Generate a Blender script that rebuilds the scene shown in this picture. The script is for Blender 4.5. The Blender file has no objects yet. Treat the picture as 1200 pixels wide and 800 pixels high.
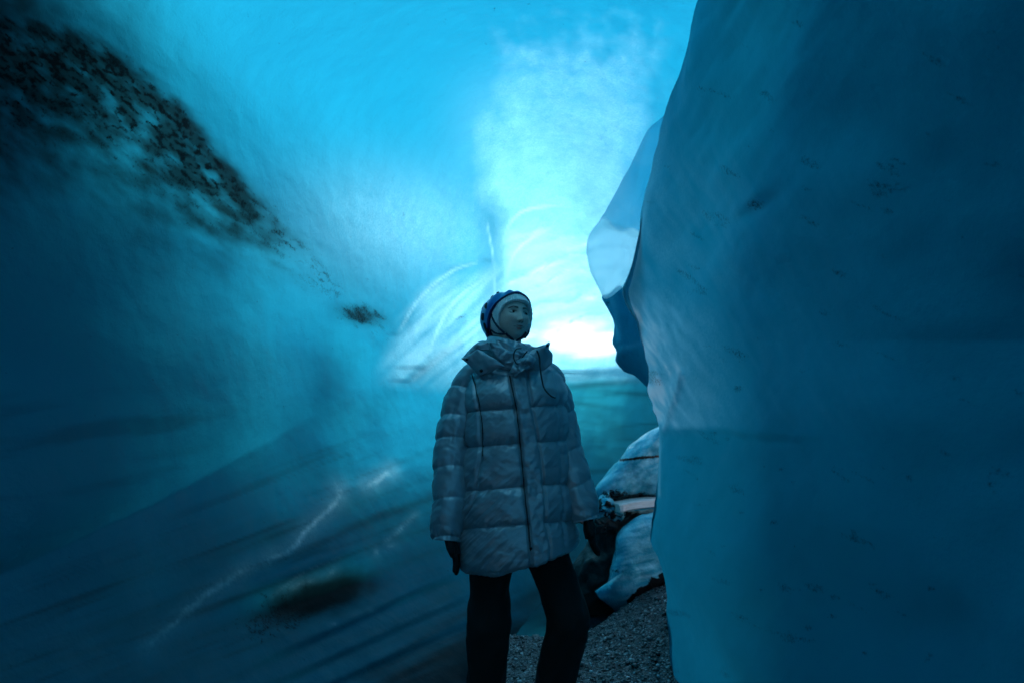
import bpy, bmesh, math, random
import numpy as np
from mathutils import Vector, Matrix, Euler

random.seed(7); RNG = np.random.default_rng(7)
scene = bpy.context.scene
COL = scene.collection
PI = math.pi

# ------------------------------------------------------------------ camera frame
# every outline below was measured in the photograph (1200 x 800) and is placed
# at a metric distance of its own; the camera stands 1.22 m above the gravel.
F_PX = 733.0
PITCH = math.radians(9.3)
CAM = np.array([0.0, 0.0, 1.22])
FWD = np.array([0.0, math.cos(PITCH), math.sin(PITCH)])
UP = np.array([0.0, -math.sin(PITCH), math.cos(PITCH)])
RT = np.array([1.0, 0.0, 0.0])

def P(px, py, d):
    px = np.asarray(px, float); py = np.asarray(py, float); d = np.asarray(d, float)
    u = (px - 600.0) / F_PX; v = (400.0 - py) / F_PX
    return CAM + d[..., None] * (FWD + u[..., None] * RT + v[..., None] * UP)

# ------------------------------------------------------------------ numpy noise
_perm = RNG.permutation(256).astype(np.int64); _perm = np.concatenate([_perm, _perm, _perm])
_grad = RNG.normal(size=(256, 3)); _grad /= np.linalg.norm(_grad, axis=1)[:, None]
def perlin(p):
    p = np.asarray(p, float)
    i = np.floor(p).astype(np.int64); f = p - i; i &= 255
    w = f * f * f * (f * (f * 6 - 15) + 10)
    out = 0
    for dx in (0, 1):
        for dy in (0, 1):
            for dz in (0, 1):
                h = _perm[_perm[_perm[i[..., 0] + dx] + i[..., 1] + dy] + i[..., 2] + dz]
                g = _grad[h]
                dot = g[..., 0] * (f[..., 0] - dx) + g[..., 1] * (f[..., 1] - dy) + g[..., 2] * (f[..., 2] - dz)
                wt = (w[..., 0] if dx else 1 - w[..., 0]) * (w[..., 1] if dy else 1 - w[..., 1]) * (w[..., 2] if dz else 1 - w[..., 2])
                out = out + wt * dot
    return out * 1.5
def fbm(p, octs=4, gain=.5, lac=2.03):
    a = 1.0; s = 0; q = np.asarray(p, float)
    for k in range(octs):
        s = s + a * perlin(q + 17.3 * k); a *= gain; q = q * lac
    return s
def n2(x, y, sx, sy, ang=0, octs=3, seed=0.0):
    """streaky noise: coordinates turned by ang (degrees), scaled by sx along and sy across"""
    c, s = math.cos(math.radians(ang)), math.sin(math.radians(ang))
    u = (x * c + y * s) / sx; v = (-x * s + y * c) / sy
    return fbm(np.stack([u, v, np.full_like(u, seed)], -1), octs)
def sstep(a, b, x):
    t = np.clip((x - a) / (b - a), 0, 1); return t * t * (3 - 2 * t)
def gauss(x, y, cx, cy, sx, sy, ang=0):
    c, s = math.cos(math.radians(ang)), math.sin(math.radians(ang))
    u = (x - cx) * c + (y - cy) * s; v = -(x - cx) * s + (y - cy) * c
    return np.exp(-(u / sx) ** 2 - (v / sy) ** 2)
def seg_dist(x, y, poly):
    """distance to polyline, signed side (positive = left of travel / above for left->right), arc param 0..1"""
    best = np.full(x.shape, 1e9); side = np.zeros(x.shape); par = np.zeros(x.shape)
    L = [0.0]
    for a, b in zip(poly[:-1], poly[1:]): L.append(L[-1] + math.hypot(b[0] - a[0], b[1] - a[1]))
    for k, (a, b) in enumerate(zip(poly[:-1], poly[1:])):
        ax, ay = a; bx, by = b; dx, dy = bx - ax, by - ay; l2 = dx * dx + dy * dy
        t = np.clip(((x - ax) * dx + (y - ay) * dy) / l2, 0, 1)
        ex, ey = x - ax - t * dx, y - ay - t * dy
        dd = np.hypot(ex, ey); m = dd < best
        best = np.where(m, dd, best)
        side = np.where(m, np.sign(dy * ex - dx * ey), side)
        par = np.where(m, (L[k] + t * math.sqrt(l2)) / L[-1], par)
    return best, side, par
def pchip(xk, yk, x):
    """smooth monotone cubic along axis 0 of yk"""
    xk = np.asarray(xk, float); yk = np.asarray(yk, float); x = np.asarray(x, float)
    sh = (len(xk),) + (1,) * (yk.ndim - 1)
    h = np.diff(xk).reshape((-1,) + (1,) * (yk.ndim - 1)); dl = np.diff(yk, axis=0) / h
    m = np.zeros_like(yk); m[0] = dl[0]; m[-1] = dl[-1]
    w1 = 2 * h[1:] + h[:-1]; w2 = h[1:] + 2 * h[:-1]
    same = (dl[1:] * dl[:-1]) > 0
    with np.errstate(divide='ignore', invalid='ignore'):
        hm = (w1 + w2) / (w1 / dl[:-1] + w2 / dl[1:])
    m[1:-1] = np.where(same, hm, 0)
    k = np.clip(np.searchsorted(xk, x) - 1, 0, len(xk) - 2)
    t = ((x - xk[k]) / (xk[k + 1] - xk[k])).reshape((-1,) + (1,) * (yk.ndim - 1))
    hh = (xk[k + 1] - xk[k]).reshape(t.shape)
    return ((1 + 2 * t) * (1 - t) ** 2 * yk[k] + t * (1 - t) ** 2 * hh * m[k]
            + t * t * (3 - 2 * t) * yk[k + 1] + t * t * (t - 1) * hh * m[k + 1])
def crom(pts, n):
    """Catmull-Rom through points (k,dim) -> n samples"""
    pts = np.asarray(pts, float); k = len(pts)
    p = np.vstack([2 * pts[0] - pts[1], pts, 2 * pts[-1] - pts[-2]])
    s = np.linspace(0, k - 1, n); i = np.minimum(s.astype(int), k - 2); t = (s - i)[:, None]
    a, b, c, d = p[i], p[i + 1], p[i + 2], p[i + 3]
    return .5 * (2 * b + (c - a) * t + (2 * a - 5 * b + 4 * c - d) * t ** 2 + (3 * b - a - 3 * c + d) * t ** 3)

# ------------------------------------------------------------------ object helpers
def tag(o, label=None, cat=None, group=None, kind=None):
    if label: o['label'] = label
    if cat: o['category'] = cat
    if group: o['group'] = group
    if kind: o['kind'] = kind
    return o
def make_mesh(name, V, Fc, mat, parent=None, smooth=True, attrs=None):
    me = bpy.data.meshes.new(name)
    V = np.asarray(V, float).reshape(-1, 3)
    if isinstance(Fc, np.ndarray):
        nf, k = Fc.shape
        me.vertices.add(len(V)); me.vertices.foreach_set('co', V.astype(np.float32).ravel())
        me.loops.add(nf * k); me.loops.foreach_set('vertex_index', Fc.astype(np.int32).ravel())
        me.polygons.add(nf); me.polygons.foreach_set('loop_start', (np.arange(nf) * k).astype(np.int32))
        me.polygons.foreach_set('loop_total', np.full(nf, k, np.int32))
        me.update(calc_edges=True); me.validate()
    else:
        me.from_pydata([tuple(v) for v in V], [], [tuple(f) for f in Fc])
        me.update()
    if smooth: me.polygons.foreach_set('use_smooth', [True] * len(me.polygons))
    for nm, arr in (attrs or {}).items():
        a = me.attributes.new(nm, 'FLOAT', 'POINT'); a.data.foreach_set('value', np.asarray(arr, np.float32).ravel())
    for m in (mat if isinstance(mat, (list, tuple)) else [mat]): me.materials.append(m)
    o = bpy.data.objects.new(name, me); COL.objects.link(o)
    if parent is not None:
        o.parent = parent; o.matrix_parent_inverse = parent.matrix_basis.inverted()
    return o
def grid_faces(nr, nc, wrap=False, off=0, flip=False):
    r = np.arange(nr - 1)[:, None]; cN = nc if wrap else nc - 1
    c = np.arange(cN)[None, :]; c1 = (c + 1) % nc
    f = np.stack([r * nc + c, r * nc + c1, (r + 1) * nc + c1, (r + 1) * nc + c], -1).reshape(-1, 4) + off
    return f[:, ::-1] if flip else f
def loft(rings, close=True):
    """rings (R,N,3) closed rings; returns V, F list with capped ends"""
    R, N, _ = rings.shape
    V = rings.reshape(-1, 3); Fs = [tuple(f) for f in grid_faces(R, N, True)]
    if close:
        V = np.vstack([V, rings[0].mean(0), rings[-1].mean(0)]); a = R * N; b = a + 1
        for k in range(N):
            k1 = (k + 1) % N
            Fs.append((a, k1, k)); Fs.append((b, (R - 1) * N + k, (R - 1) * N + k1))
    return V, Fs
def tube(path, rad, n=12, flat=1.0, cap=True, disp=None, upv=(0, 1, 0)):
    """tube along path (k,3); rad scalar or (k,); flat squashes along the second axis; disp(s,theta)->extra radius"""
    path = np.asarray(path, float); k = len(path)
    rad = np.broadcast_to(np.asarray(rad, float), (k,)) if np.ndim(rad) <= 1 else rad
    T = np.gradient(path, axis=0); T /= np.linalg.norm(T, axis=1)[:, None]
    rings = []; u = np.array(upv, float)
    th = np.linspace(0, 2 * PI, n, endpoint=False)
    for i in range(k):
        u = u - T[i] * u.dot(T[i])
        u /= max(np.linalg.norm(u), 1e-9); w = np.cross(T[i], u)
        r = rad[i] + (disp[i] if disp is not None else 0)
        rings.append(path[i] + (np.cos(th) * r * flat)[:, None] * u + (np.sin(th) * r)[:, None] * w)
    return loft(np.array(rings), cap)
def merge(parts):
    V = []; Fs = []; o = 0
    for v, f in parts:
        V.append(np.asarray(v)); Fs += [tuple(int(i) + o for i in q) for q in f]; o += len(v)
    return np.vstack(V), Fs
def bake(o, *mods):
    """apply modifiers through the depsgraph; returns same object with new mesh"""
    for typ, kw in mods:
        m = o.modifiers.new(typ, typ)
        for k, v in kw.items(): setattr(m, k, v)
    dg = bpy.context.evaluated_depsgraph_get(); dg.update()
    me = bpy.data.meshes.new_from_object(o.evaluated_get(dg)); old = o.data
    o.modifiers.clear(); o.data = me; bpy.data.meshes.remove(old); me.name = o.name
    me.polygons.foreach_set('use_smooth', [True] * len(me.polygons)); me.update()
    return o

# ------------------------------------------------------------------ node helpers
class NT:
    def __init__(s, name):
        s.m = bpy.data.materials.new(name); s.m.use_nodes = True
        s.t = s.m.node_tree; s.t.nodes.clear()
    def n(s, typ, ins=None, **kw):
        nd = s.t.nodes.new(typ)
        for k, v in kw.items(): setattr(nd, k, v)
        for k, v in (ins or {}).items():
            if isinstance(v, bpy.types.NodeSocket): s.t.links.new(v, nd.inputs[k])
            else: nd.inputs[k].default_value = v
        return nd
    def attr(s, name): return s.n('ShaderNodeAttribute', attribute_name=name).outputs['Fac']
    def mix(s, f, a, b, blend='MIX'):
        nd = s.n('ShaderNodeMix', data_type='RGBA', blend_type=blend)
        for k, v in ((0, f), (6, a), (7, b)):
            if isinstance(v, bpy.types.NodeSocket): s.t.links.new(v, nd.inputs[k])
            else: nd.inputs[k].default_value = v if k == 0 else (*v[:3], 1)
        return nd.outputs[2]
    def math(s, op, a, b=0.0, clamp=False):
        nd = s.n('ShaderNodeMath', operation=op, use_clamp=clamp)
        for k, v in ((0, a), (1, b)):
            if isinstance(v, bpy.types.NodeSocket): s.t.links.new(v, nd.inputs[k])
            else: nd.inputs[k].default_value = v
        return nd.outputs[0]
    def coord(s): return s.n('ShaderNodeNewGeometry').outputs['Position']
    def noise(s, scale, detail=4, rough=.55, vec=None, dist=0.0):
        ins = {'Scale': scale, 'Detail': detail, 'Roughness': rough, 'Distortion': dist}
        ins['Vector'] = vec if vec is not None else s.coord()
        return s.n('ShaderNodeTexNoise', ins).outputs['Fac']
    def voro(s, scale, vec=None, feature='F1', out='Distance', rand=1.0):
        return s.n('ShaderNodeTexVoronoi', {'Scale': scale, 'Randomness': rand, 'Vector': vec if vec is not None else s.coord()}, feature=feature).outputs[out]
    def ramp(s, f, stops):
        nd = s.n('ShaderNodeMapRange', {'Value': f, 'From Min': stops[0], 'From Max': stops[1], 'To Min': stops[2], 'To Max': stops[3]}, interpolation_type='SMOOTHSTEP')
        return nd.outputs['Result']
    def mapv(s, scale=(1, 1, 1), rot=(0, 0, 0)):
        return s.n('ShaderNodeMapping', {'Vector': s.coord(), 'Scale': scale, 'Rotation': rot}).outputs[0]
    def bump(s, h, strength=.3, dist=.01, normal=None):
        ins = {'Height': h, 'Strength': strength, 'Distance': dist}
        if normal is not None: ins['Normal'] = normal
        return s.n('ShaderNodeBump', ins).outputs[0]
    def out(s, sh):
        o = s.n('ShaderNodeOutputMaterial', {'Surface': sh}); return s.m
def simple(name, col, rough=.5, metal=0.0, bump=None, var=0.0, **kw):
    t = NT(name); c = (*col, 1)
    ins = {'Base Color': c, 'Roughness': rough, 'Metallic': metal}
    if var:
        f = t.noise(30, 4)
        ins['Base Color'] = t.mix(f, tuple(x * (1 - var) for x in col), tuple(min(1, x * (1 + var)) for x in col))
    if bump: ins['Normal'] = t.bump(t.noise(bump[0], 4), bump[1], bump[2])
    ins.update(kw)
    return t.out(t.n('ShaderNodeBsdfPrincipled', ins).outputs[0])
RIDGE_PY = ([-900, -300, 0, 120, 200, 280, 350, 400, 460, 520, 560, 1500], [-300, -100, -25, 20, 90, 215, 300, 360, 435, 465, 480, 480])
def hole_fn(X, Y):
    """where the added shell is left open to let daylight in: 1 = open"""
    wob = 30 * n2(X, Y, 120, 120, 0, 3, 12.5)
    ry_ = np.interp(X, *RIDGE_PY)
    fine2 = .5 + .9 * n2(X, Y, 26, 26, 0, 2, 51.5)
    a = (Y < ry_ - 22 + .5 * wob) & (X > 60) & (X > 60 + 2.2 * np.clip(-50 - Y, 0, 110)) & (X < 930 + wob - 1.5 * np.clip(-40 - Y, 0, 120)) & (fine2 > 1 - (X - 90 - .25 * np.maximum(-Y, 0)) / 160)
    b = (X > 560 + .4 * wob) & (X < 820) & (Y > 0) & (Y < 530 + wob)
    fine = .5 + .9 * n2(X, Y, 26, 26, 0, 2, 31.5)                 # ragged gap edge, softens the light falloff on the left wall
    edge = 1 - (X - 190 - .25 * (Y - 400)) / 330
    c = (fine > edge) & (X > 150) & (X < 620) & (Y > 100) & (Y < 560 + wob)
    return (a | b | c).astype(float)
# ------------------------------------------------------------------ ice material
def ice_material(name, trans=.45, deep=(.003, .31, .45), frost_glow=(.12, .70, .88), teal=(.012, .20, .26), rough=.42, spec=.28, bump=1.0, tfrost=(.36, .78, .90), tdeep=(.005, .17, .275), clear=0):
    """blue glacial ice: light passes through it (translucent) and is scattered by it.
    attributes: frost = white bubbly ice and painted glow, dirt = grit frozen in, teal = greenish ice tint and painted shade"""
    t = NT(name)
    sl_ = t.attr('silt_shade'); fr = t.attr('frost_glow'); di = t.attr('dirt'); te = t.attr('teal')
    big = t.noise(2.2, 4, .5); mid = t.noise(14, 5, .6); fine = t.noise(75, 4, .65); grain = t.noise(260, 2, .6)
    col = t.mix(te, deep, teal)
    col = t.mix(t.math('MULTIPLY', t.ramp(big, (.35, .7, 0, 1)), .35), col, tuple(min(1, c * 1.45 + .004) for c in deep))
    col = t.mix(sl_, col, (.006, .018, .022))
    # grainy white frost: broken up by fine noise
    g = t.math('ADD', t.math('MULTIPLY', t.math('SUBTRACT', fine, .5), .85), t.math('MULTIPLY', t.math('SUBTRACT', mid, .5), .35))
    f2 = t.math('ADD', fr, t.math('MULTIPLY', g, t.math('MULTIPLY', t.ramp(fr, (0, .22, 0, 1)), t.ramp(fr, (.6, 1.0, .5, .08)))), clamp=True)
    col = t.mix(f2, col, frost_glow)
    # tiny trapped bubbles and specks
    v = t.voro(38); spk = t.ramp(v, (.02, .09, 1, 0))
    spk = t.math('MULTIPLY', spk, t.ramp(t.noise(3.1, 3), (.52, .62, 0, 1)))
    col = t.mix(t.math('MULTIPLY', spk, .14), col, (.004, .03, .045))
    d2 = t.math('ADD', di, t.math('MULTIPLY', t.math('SUBTRACT', t.noise(90, 6, .75), .5), t.math('MULTIPLY', t.ramp(di, (0, .15, 0, 1)), 1.6)))
    d2 = t.ramp(d2, (.16, .80, 0, 1))
    col = t.mix(d2, col, (.003, .008, .011))
    h = t.math('ADD', t.math('MULTIPLY', mid, .6), t.math('ADD', t.math('MULTIPLY', fine, .22), t.math('MULTIPLY', grain, .05)))
    h = t.math('ADD', h, t.math('MULTIPLY', d2, .10))
    h = t.math('ADD', h, t.math('MULTIPLY', t.noise(5.5, 3, .5), 1.2))
    nrm = t.bump(h, .30 * bump, .03)
    pr = t.n('ShaderNodeBsdfPrincipled', {'Base Color': col, 'Roughness': t.ramp(t.math('ADD', mid, t.math('MULTIPLY', fr, .3)), (.3, .9, rough, rough + .3)), 'IOR': 1.31, 'Specular IOR Level': spec, 'Normal': nrm}).outputs[0]
    # light that has gone through: ice swallows red first
    tc = t.mix(te, tdeep, (.006, .13, .18))
    tc = t.mix(t.math('MULTIPLY', f2, .85), tc, tfrost)
    tc = t.mix(t.ramp(fr, (.60, 1.15, 0, 1)), tc, (.78, .95, .98))  # lets the painted glow come through nearly white
    tc = t.mix(sl_, tc, (.002, .012, .015))
    tc = t.mix(d2, tc, (.0008, .004, .006))
    tr = t.n('ShaderNodeBsdfTranslucent', {'Color': tc, 'Normal': nrm}).outputs[0]
    sh = t.n('ShaderNodeMixShader', {0: trans, 1: pr, 2: tr}).outputs[0]
    if clear: sh = t.n('ShaderNodeMixShader', {0: clear, 1: sh, 2: t.n('ShaderNodeBsdfTransparent', {0: (.94, 1, 1, 1)}).outputs[0]}).outputs[0]
    return t.out(sh)

M_ICE = ice_material('glacier_ice', trans=.68)
M_SLAB = ice_material('dense_ice', bump=.7, frost_glow=(.27, .78, .90), tdeep=(.01, .40, .55), spec=.12, trans=.42, deep=(.002, .33, .48), rough=.5)
def block_material(name, deep, frost_glow, rough, rad=.25):
    t = NT(name); fr = t.attr('frost_glow'); di = t.attr('dirt'); te = t.attr('teal')
    mid = t.noise(16, 5, .6); fine = t.noise(80, 4, .65)
    col = t.mix(te, deep, (.05, .25, .30))
    f2 = t.math('ADD', fr, t.math('MULTIPLY', t.math('SUBTRACT', fine, .5), .7), clamp=True)
    col = t.mix(f2, col, frost_glow)
    d2 = t.ramp(t.math('ADD', di, t.math('MULTIPLY', t.math('SUBTRACT', t.noise(60, 5, .7), .5), t.math('MULTIPLY', t.ramp(di, (0, .15, 0, 1)), 1.4))), (.2, .6, 0, 1))
    col = t.mix(d2, col, (.010, .011, .012))
    h = t.math('ADD', t.math('MULTIPLY', mid, .7), t.math('MULTIPLY', fine, .25))
    return t.out(t.n('ShaderNodeBsdfPrincipled', {'Base Color': col, 'Roughness': t.ramp(mid, (.3, .8, rough, rough + .25)), 'IOR': 1.31, 'Subsurface Weight': t.math('SUBTRACT', 1.0, d2), 'Subsurface Radius': (rad * .5, rad, rad * 1.1), 'Subsurface Scale': 1.0, 'Normal': t.bump(h, .5, .03)}).outputs[0])
M_BLOCK = block_material('block_ice', (.03, .36, .48), (.34, .68, .77), .08, .12)
M_OLDB = ice_material('block_ice', trans=.35, deep=(.10, .36, .46), frost_glow=(.75, .84, .87), rough=.12, spec=.6)

# ------------------------------------------------------------------ the big ice sheet: left wall, vault and far wall
cols = [-900, -400, 0, 200, 350, 470, 560, 600, 660, 720, 800, 1000, 1500]
rowsD = [
 (-900, [.90, .95, 1.0, 1.05, 1.1, 1.1, 1.15, 1.15, 1.15, 1.15, 1.15, 1.1, 1.05]),
 (-400, [.95, 1.2, 1.4, 1.5, 1.55, 1.6, 1.65, 1.65, 1.65, 1.65, 1.65, 1.6, 1.4]),
 (-150, [.93, 1.25, 1.7, 1.95, 2.05, 2.15, 2.25, 2.25, 2.3, 2.35, 2.3, 2.2, 1.7]),
 (0,    [.90, 1.25, 1.9, 2.3, 2.6, 2.9, 3.2, 3.3, 3.4, 3.5, 3.5, 3.3, 2.2]),
 (100,  [.88, 1.25, 1.95, 2.5, 3.1, 3.6, 4.1, 4.25, 4.4, 4.4, 4.3, 4.0, 3]),
 (200,  [.86, 1.25, 2.0, 2.6, 3.4, 4.3, 5.1, 5.5, 5.8, 5.6, 5.3, 5.0, 4]),
 (300,  [.85, 1.25, 2.0, 2.65, 3.5, 4.7, 5.9, 7.0, 7.6, 7.2, 6.4, 6.0, 5]),
 (400,  [.85, 1.2, 1.95, 2.65, 3.55, 4.9, 6.4, 8.2, 9.0, 9.0, 8.0, 7.0, 6]),
 (450,  [.84, 1.18, 1.9, 2.6, 3.5, 4.8, 6.4, 8.2, 9.1, 9.1, 8.0, 6.8, 6]),
 (550,  [.83, 1.12, 1.8, 2.5, 3.35, 4.5, 5.9, 7.5, 8.5, 8.5, 7.4, 6.2, 5]),
 (650,  [.80, 1.05, 1.7, 2.3, 3.0, 3.85, 4.9, 5.8, 6.5, 6.7, 6.2, 5.4, 4.5]),
 (750,  [.78, 1.0, 1.6, 2.1, 2.65, 3.15, 3.6, 4.2, 4.7, 4.9, 4.9, 4.5, 4]),
 (850,  [.76, .95, 1.45, 1.85, 2.3, 2.65, 2.95, 3.35, 3.8, 4.1, 4.1, 4, 3.5]),
 (1300, [.70, .85, 1.05, 1.2, 1.35, 1.5, 1.6, 1.7, 1.8, 1.8, 1.8, 1.8, 1.7]),
]
def axis(a, f0, f1, b, coarse, fine):
    return np.unique(np.round(np.concatenate([np.arange(a, f0, coarse), np.arange(f0, f1, fine), np.arange(f1, b + .1, coarse)]), 3))
gx = axis(-900, -60, 900, 1500, 20, 2.6); gy = axis(-900, -60, 860, 1300, 20, 2.6)
inv = np.array([[1 / d for d in r[1]] for r in rowsD]); ry = [r[0] for r in rowsD]
tmp = pchip(ry, inv, gy)                      # (ny, ncol)
inv = pchip(cols, tmp.T.copy(), gx).T         # (ny, nx)
def blur(a, n, ax):
    k = np.hanning(n + 2)[1:-1]; k /= k.sum(); p = n // 2
    a = np.concatenate([np.repeat(np.take(a, [0], ax), p, ax), a, np.repeat(np.take(a, [-1], ax), p, ax)], ax)
    return np.apply_along_axis(lambda v: np.convolve(v, k, 'valid'), ax, a)
inv = blur(blur(inv, 31, 0), 31, 1)
X, Y = np.meshgrid(gx, gy); D = 1 / inv
RIDGE = [(-300, 20), (0, 55), (120, 75), (200, 130), (280, 220), (350, 290), (400, 345), (460, 388), (520, 420)]
LEDGE = [(-300, 800), (0, 672), (90, 632), (180, 590), (250, 552), (310, 520), (400, 468), (480, 430)]
rd, rs, rp = seg_dist(X, Y, RIDGE); ld, ls, lp = seg_dist(X, Y, LEDGE)
below = rs * rd                               # sign: find out which side is up
up1 = np.where(Y < np.interp(X, [p[0] for p in RIDGE], [p[1] for p in RIDGE]), 1.0, -1.0) * rd
up2 = np.where(Y < np.interp(X, [p[0] for p in LEDGE], [p[1] for p in LEDGE]), 1.0, -1.0) * ld
fadeR = sstep(560, 380, X); fadeL = sstep(430, 250, X)
# the ridge full of grit stands proud of the vault, the wall under it falls away
D = D * (1 - .05 * np.exp(-(up1 / 55) ** 2) * fadeR)
D = D * (1 - .07 * (1 - np.exp(-np.maximum(up2, 0) / 42)) * np.exp(-np.maximum(up2, 0) / 260) * fadeL)
# scalloped shelves left of the passage mouth, the step at its edge, and the brow of the far wall
step = sstep(585 - 6, 585 + 8, X + .10 * (Y - 300) * (Y < 300)) * sstep(210, 290, Y) * sstep(470, 400, Y)
D = D * (1 - .07 * np.exp(-((X - 572) / 26) ** 2) * sstep(215, 290, Y) * sstep(430, 360, Y))
SC = [[(466, 392), (492, 350), (530, 318), (566, 306)], [(496, 430), (520, 372), (548, 340), (585, 318)], [(480, 447), (520, 415), (560, 385), (590, 350)]]
for k, s in enumerate(SC):
    d, sg, pr = seg_dist(X, Y, s)
    yy = np.interp(X, [p[0] for p in s], [p[1] for p in s])
    sd = np.where(Y < yy, 1.0, -1.0) * d
    D = D * (1 + .010 * sstep(-4, 7, sd) * np.exp(-np.maximum(sd, 0) / 26) * sstep(600, 565, X) * sstep(445, 470, X))
SW = [[(585, 300), (598, 262), (622, 245), (676, 241)], [(590, 345), (604, 296), (640, 270), (660, 262)], [(596, 350), (628, 318), (690, 300)]]
for s in SW:
    d, sg, pr = seg_dist(X, Y, s); yy = np.interp(X, [p[0] for p in s], [p[1] for p in s])
    sd = np.where(Y < yy, 1.0, -1.0) * d
    D = D * (1 - .006 * np.exp(-(sd / 9) ** 2))
RRr = np.hypot((X - 700) / 1.25, (Y - 425) * 1.0)
saw = (RRr / 27 + .9 * n2(X, Y, 90, 60, -20, 3, 21.3)) % 1.0
saw = saw * sstep(1.0, .88, saw)
sawz = sstep(578, 600, X) * sstep(450, 425, Y) * sstep(205, 160, RRr) * sstep(30, 60, RRr)
D = D * (1 - .007 * saw * sawz)
BR = [(640, 441), (700, 436), (770, 434)]
bd, _, _ = seg_dist(X, Y, BR); byy = np.where(Y < 436, 1.0, -1.0) * bd
D = D * (1 - .012 * sstep(6, -6, byy) * sstep(560, 640, X) * np.exp(np.minimum(byy, 0) / 120))
# the hollow with grit in the lower wall
D = D * (1 + .05 * gauss(X, Y, 372, 700, 62, 20, -17)) * (1 - .03 * gauss(X, Y, 345, 668, 60, 14, -22))
# lower terraces running down to the right
for yy0, amp in ((690, .012), (722, .01), (752, .012)):
    s = yy0 - (X - 500) * .45
    D = D * (1 + amp * sstep(-6, 6, Y - s) * np.exp(-np.maximum(Y - s, 0) / 30) * sstep(250, 400, X) * sstep(640, 560, X))
W = P(X, Y, D)
# broad ice dimples and flow ripples in real space
nd = (W - CAM) / np.linalg.norm(W - CAM, axis=-1)[..., None]
rip = .045 * fbm(W * [.9, .5, .9], 3) + .012 * fbm(W * 3.4 + 5, 3) + .004 * fbm(W * 11 + 9, 3)
W = W + nd * (rip * np.clip(D / 3, .5, 1.6))[..., None]

# masks of white bubbles, grit and tint, with some glow and shade painted in
frost_glow = np.zeros_like(X)
pn = n2(X, Y, 60, 60, 0, 4, 3.1); pn2 = n2(X, Y, 26, 26, 0, 4, 8.1)
col_l = 572 + 10 * np.sin(Y / 40); 
patch = sstep(-26, 34, X - col_l + 20 * pn) * sstep(800, 725, X + 30 * pn + (Y - 60) * .12) * sstep(18, 100, Y + 26 * pn2) * sstep(440, 430, Y)
frost_glow = np.maximum(frost_glow, patch * (.15 + .05 * pn2 + .22 * sstep(60, 300, Y)))
frost_glow = np.maximum(frost_glow, .20 * gauss(X, Y, 480, 268, 120, 62, 8) + .12 * gauss(X, Y, 600, 150, 60, 60))
frost_glow = np.maximum(frost_glow, (.30 + .24 * n2(X, Y, 70, 9, -42, 3, 2.2)) * sstep(455, 500, X + .4 * (Y - 380)) * sstep(296, 340, Y + .25 * (X - 560)) * sstep(470, 425, Y - .1 * (X - 560)) * sstep(640, 600, X))
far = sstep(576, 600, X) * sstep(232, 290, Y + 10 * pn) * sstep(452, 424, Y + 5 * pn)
frost_glow = np.maximum(frost_glow, .60 * sstep(-70, -170, Y) * sstep(-900, -700, Y) * sstep(220, 330, X) * sstep(700, 600, X))  # whitened patch overhead, out of view, added to pass fill light down
frost_glow = np.maximum(frost_glow, far * (.44 + .20 * saw * sawz + .20 * n2(X, Y, 80, 13, -16, 4, 4.4)))
frost_glow = np.maximum(frost_glow, (.95 + .25 * n2(X, Y, 60, 16, -8, 3, 5.5)) * gauss(X, Y, 690, 398, 84, 40, 4) * sstep(456, 408, Y + 12 * pn))  # bright glow at the far end painted as whiter ice
for s, a, wd in ([(SW[0], .62, 3), (SW[1], .7, 6), (SW[2], .7, 7), (SC[0], .45, 2.2), (SC[1], .6, 2.8), (SC[2], .55, 4)]):
    sm = crom(s, 24).tolist(); d, _, pr = seg_dist(X, Y, sm)
    frost_glow = np.maximum(frost_glow, a * np.exp(-(d / wd) ** 2) * np.sin(np.clip(pr, 0, 1) * PI) ** .5)
step_l = [(560, 190), (572, 268), (578, 300), (580, 345)]
d, _, pr = seg_dist(X, Y, step_l); frost_glow = np.maximum(frost_glow, .42 * np.exp(-(d / 1.5) ** 2) * sstep(.3, .6, pr))
CR = [([(172, 758), (205, 730), (245, 695), (292, 664)], .9, 4.6), ([(312, 656), (338, 645), (362, 618), (392, 590), (398, 574)], .95, 4.0),
      ([(398, 590), (393, 562)], .5, 3), ([(428, 568), (446, 561), (458, 553)], .7, 3.4), ([(452, 634), (466, 622), (478, 611), (487, 603)], .95, 1.5),
      ([(454, 641), (462, 638)], .8, 2.6), ([(440, 650), (443, 644)], .6, 2.5), ([(320, 699), (340, 682), (372, 663), (400, 652)], .42, 1.4), ([(337, 693), (352, 684), (372, 680)], .5, 4), ([(384, 676), (392, 668)], .5, 3.4),
      ([(386, 733), (396, 730)], .6, 1.2), ([(433, 716), (436, 715)], .9, 1.6), ([(455, 702), (520, 660), (580, 634)], .0, 8)]
for s, a, wd in CR:
    a = a * (.9 if s[0][0] < 450 and s[0][1] > 560 and a > .55 and wd > 3 else .5)
    sm = crom(s, 16).tolist() if len(s) > 2 else s
    wob = 1 + .5 * n2(X, Y, 14, 14, 0, 2, 6.6)
    d, _, pr = seg_dist(X + 2.2 * pn2, Y + 2.2 * pn, sm)
    frost_glow = np.maximum(frost_glow, a * np.exp(-(d / (wd * wob)) ** 2) * (.45 + .55 * np.sin(np.clip(pr, 0, 1) * PI)) * (.75 + .5 * n2(X, Y, 6, 6, 0, 2, 1.7)))
    frost_glow = np.maximum(frost_glow, a * .22 * np.exp(-(d / (wd * 3.2)) ** 2))

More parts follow.
